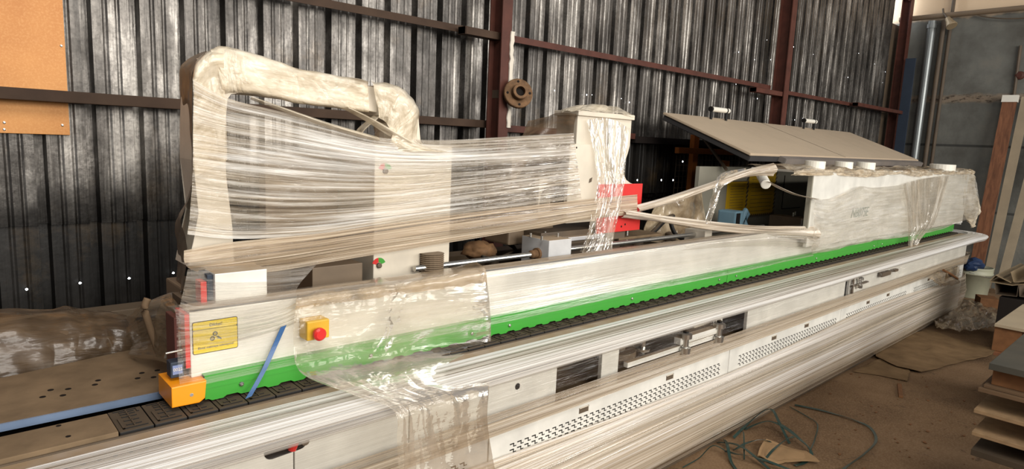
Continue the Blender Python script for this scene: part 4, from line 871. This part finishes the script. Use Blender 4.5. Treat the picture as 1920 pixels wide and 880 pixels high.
profile([(1866,532),(1867,552),(1906,556),(1909,535)],.004,DARKM,'dark open steel channel on the black crate, left of two')
profile([(1911,535),(1912,556),(1950,560),(1952,540)],.004,DARKM,'dark open steel channel on the black crate, right of two')
profile([(1856,526),(1867,516),(1896,530)],.005,TRUSSM,'dusty perforated angle profile lying across the dark channels',holes=(1,2,-1))
profile([(1855,528),(1898,535),(1940,531)],.005,TRUSSM,'flat dusty sheet strip lying between the dark channels and the angle profile')
profile([(1896,510),(1901,529),(1945,526),(1950,500)],.005,TRUSSM,'dusty folded channel leaning at the top of the profile pile')
# =================================================================== FLOOR CLUTTER
def flat(name,label,catg,px,mat,z=.004,lift=None,th=.004):
    P=[gz(x,y,z) for x,y in px]; c=sum(P,Vector())/len(P); bm=B()
    # subdivide each side so that the outline is a little torn and the sheet warps
    pts=[]
    for a,b in zip(P,P[1:]+P[:1]):
        for k in range(8): q=a.lerp(b,k/8); pts.append(q+Vector((noise.noise(q*9),noise.noise(q*9+Vector((5,0,0))),0))*.012)
    rings=[]
    for f in (1,.8,.5,.2):
        rings.append([bm.verts.new((c.x+(q.x-c.x)*f,c.y+(q.y-c.y)*f,z+th+.012*abs(noise.noise(Vector((q.x*f*3,q.y*f*3,2))))+(lift or 0)*max(0,f-.6)*(.5+.5*math.sin(i*.25)))) for i,q in enumerate(pts)])
    low=[bm.verts.new((v.co.x,v.co.y,max(.001,v.co.z-th))) for v in rings[0]]; n=len(pts)
    for a,b in zip(rings,rings[1:]):
        for j in range(n): bm.faces.new((a[j],a[(j+1)%n],b[(j+1)%n],b[j]))
    bm.faces.new(rings[-1]); 
    for j in range(n): bm.faces.new((low[j],low[(j+1)%n],rings[0][(j+1)%n],rings[0][j]))
    bm.faces.new(low[::-1])
    return tag(fin(name,bm,mat),label,catg)
flat('cardboard_sheet','large torn cardboard sheet on the floor beside the machine','cardboard',[(1655,640),(1740,622),(1800,640),(1872,658),(1850,672),(1800,680),(1728,700),(1680,690),(1640,670)],CARDB,.01,.03)
flat('cardboard_sheet','smaller flat cardboard sheet half under the large torn one','cardboard',[(1600,698),(1650,675),(1700,690),(1706,700),(1700,716),(1650,705)],CARDB,.004,.01)
flat('cardboard_piece','torn cardboard piece among the green straps','cardboard',[(1418,860),(1436,830),(1470,838),(1515,850),(1536,872),(1470,868),(1450,872)],CARD,.006,.04)
flat('paper_sheet','small white paper sheet on the floor near the machine end','paper',[(1708,628),(1726,630),(1744,638),(1722,636)],PAPER,.004)
a,b=gz(1686,723,0),gz(1689,747,0); bm=B(); d=(b-a); L_=d.length; box(bm,-L_/2,L_/2,-.014,.014,0,.016,.002); bmesh.ops.rotate(bm,verts=bm.verts,cent=(0,0,0),matrix=Matrix.Rotation(math.atan2(d.y,d.x),3,'Z')); bmesh.ops.translate(bm,verts=bm.verts,vec=(a+b)/2)
tag(fin('wood_offcut',bm,WOODB),'small pale wood offcut lying alone on the open floor','wood')
# film heap on the floor
rows=[px for px in ([(1742,606),(1775,592),(1800,575),(1835,580),(1880,588)],[(1750,612),(1780,605),(1815,592),(1850,596),(1890,598)],[(1752,618),(1790,620),(1830,615),(1860,612),(1895,610)],[(1755,624),(1800,632),(1835,632),(1868,622),(1890,614)])]
R3=[[gz(x,y,0)+Vector((0,0,.03+.09*math.sin(math.pi*(i+.5)/5)*(.3+.7*math.sin(math.pi*(j+.6)/4)))) for i,(x,y) in enumerate(r)] for j,r in enumerate(rows)]
sheet('film_heap',R3,FILM_FLOOR,70,50,.05,6,6,'crumpled dusty film heap on the floor below the bucket','film',seed=41)
# straps
def strap(label,px,w=.012,h=0,name='packing_strap',closed=False,grp='green packing straps on the floor'):
    pts=[gz(p[0],p[1],0)+Vector((0,0,(p[2] if len(p)>2 else .008))) for p in px]; N=14*len(pts); L=[cat(pts,i/N) for i in range(N+1)]
    bm=B(); prev=None
    for i,p in enumerate(L):
        t_=(L[min(i+1,N)]-L[max(i-1,0)]).normalized(); s=t_.cross(Vector((0,0,1))).normalized(); tw=.9*noise.noise(Vector((i*.05,len(px),w*100)))
        s=(s*math.cos(tw)+Vector((0,0,1))*math.sin(tw)); n=s.cross(t_)
        q=p+Vector((0,0,w*abs(math.sin(tw))*.5)); ring=[bm.verts.new(q+s*a*w*.5+n*b*.0008) for a,b in((-1,-1),(1,-1),(1,1),(-1,1))]
        if prev:
            for j in range(4): bm.faces.new((prev[j],prev[(j+1)%4],ring[(j+1)%4],ring[j]))
        prev=ring
    return tag(fin(name,bm,STRAPG),label,'strap',grp)
strap('long green strap arching far out over the open floor',[(1490,762),(1550,775),(1600,790),(1632,806),(1642,830),(1620,855),(1585,880),(1560,900)],.016)
strap('thin green strap bent sharply beside the big loop',[(1480,765),(1510,782),(1532,798),(1528,825),(1520,845)],.008)
strap('green strap curving round the torn cardboard piece',[(1395,808),(1440,808,.06),(1480,825,.05),(1515,850,.03),(1520,862),(1505,872),(1490,876)],.02)
strap('green strap running under the tangle towards the viewer',[(1345,832),(1380,850,.05),(1410,866,.04),(1450,890)],.02)
strap('green strap rising in a short arch at the top of the tangle',[(1375,825),(1405,806,.05),(1440,796,.10),(1458,812,.07),(1480,835)],.016)
strap('green strap lying straight across the middle of the tangle',[(1375,848),(1400,840,.03),(1430,838,.04),(1452,834)],.014)
strap('green strap crossing the torn cardboard diagonally',[(1430,870),(1450,858,.05),(1475,842,.06),(1487,832,.04)],.014)
strap('green strap hanging down left in the tangle',[(1358,828),(1362,850,.05),(1370,868),(1385,890)],.018)
strap('green strap looping low along the bottom edge of the picture',[(1360,850),(1385,866,.04),(1420,876,.05),(1460,884,.03),(1500,890)],.018)
strap('thin dark green strap at the left of the tangle',[(1280,880),(1310,866,.02),(1335,852,.05),(1360,856,.03)],.006)
strap('thin green strap standing upright in the tangle',[(1390,815,.02),(1392,840,.08),(1395,866,.01)],.007)
# litter: small chips scattered
rnd=random.Random(11)
lb_=[]
bm=B()
for i in range(70):
    q=gz(rnd.uniform(1480,1840),rnd.uniform(640,880),0)
    s=rnd.uniform(.004,.018); n=5; c=[bm.verts.new((q.x+s*math.cos(6.28*j/n)*rnd.uniform(.6,1.2),q.y+s*.6*math.sin(6.28*j/n)*rnd.uniform(.6,1.2),.002)) for j in range(n)]; d=[bm.verts.new((v.co.x,v.co.y,.005)) for v in c]
    bm.faces.new(d)
    for j in range(n): bm.faces.new((c[j],c[(j+1)%n],d[(j+1)%n],d[j]))
tag(fin('wood_chips',bm,WOODB),'small wood chips and crumbs scattered over the dirty floor','litter',kind='stuff')
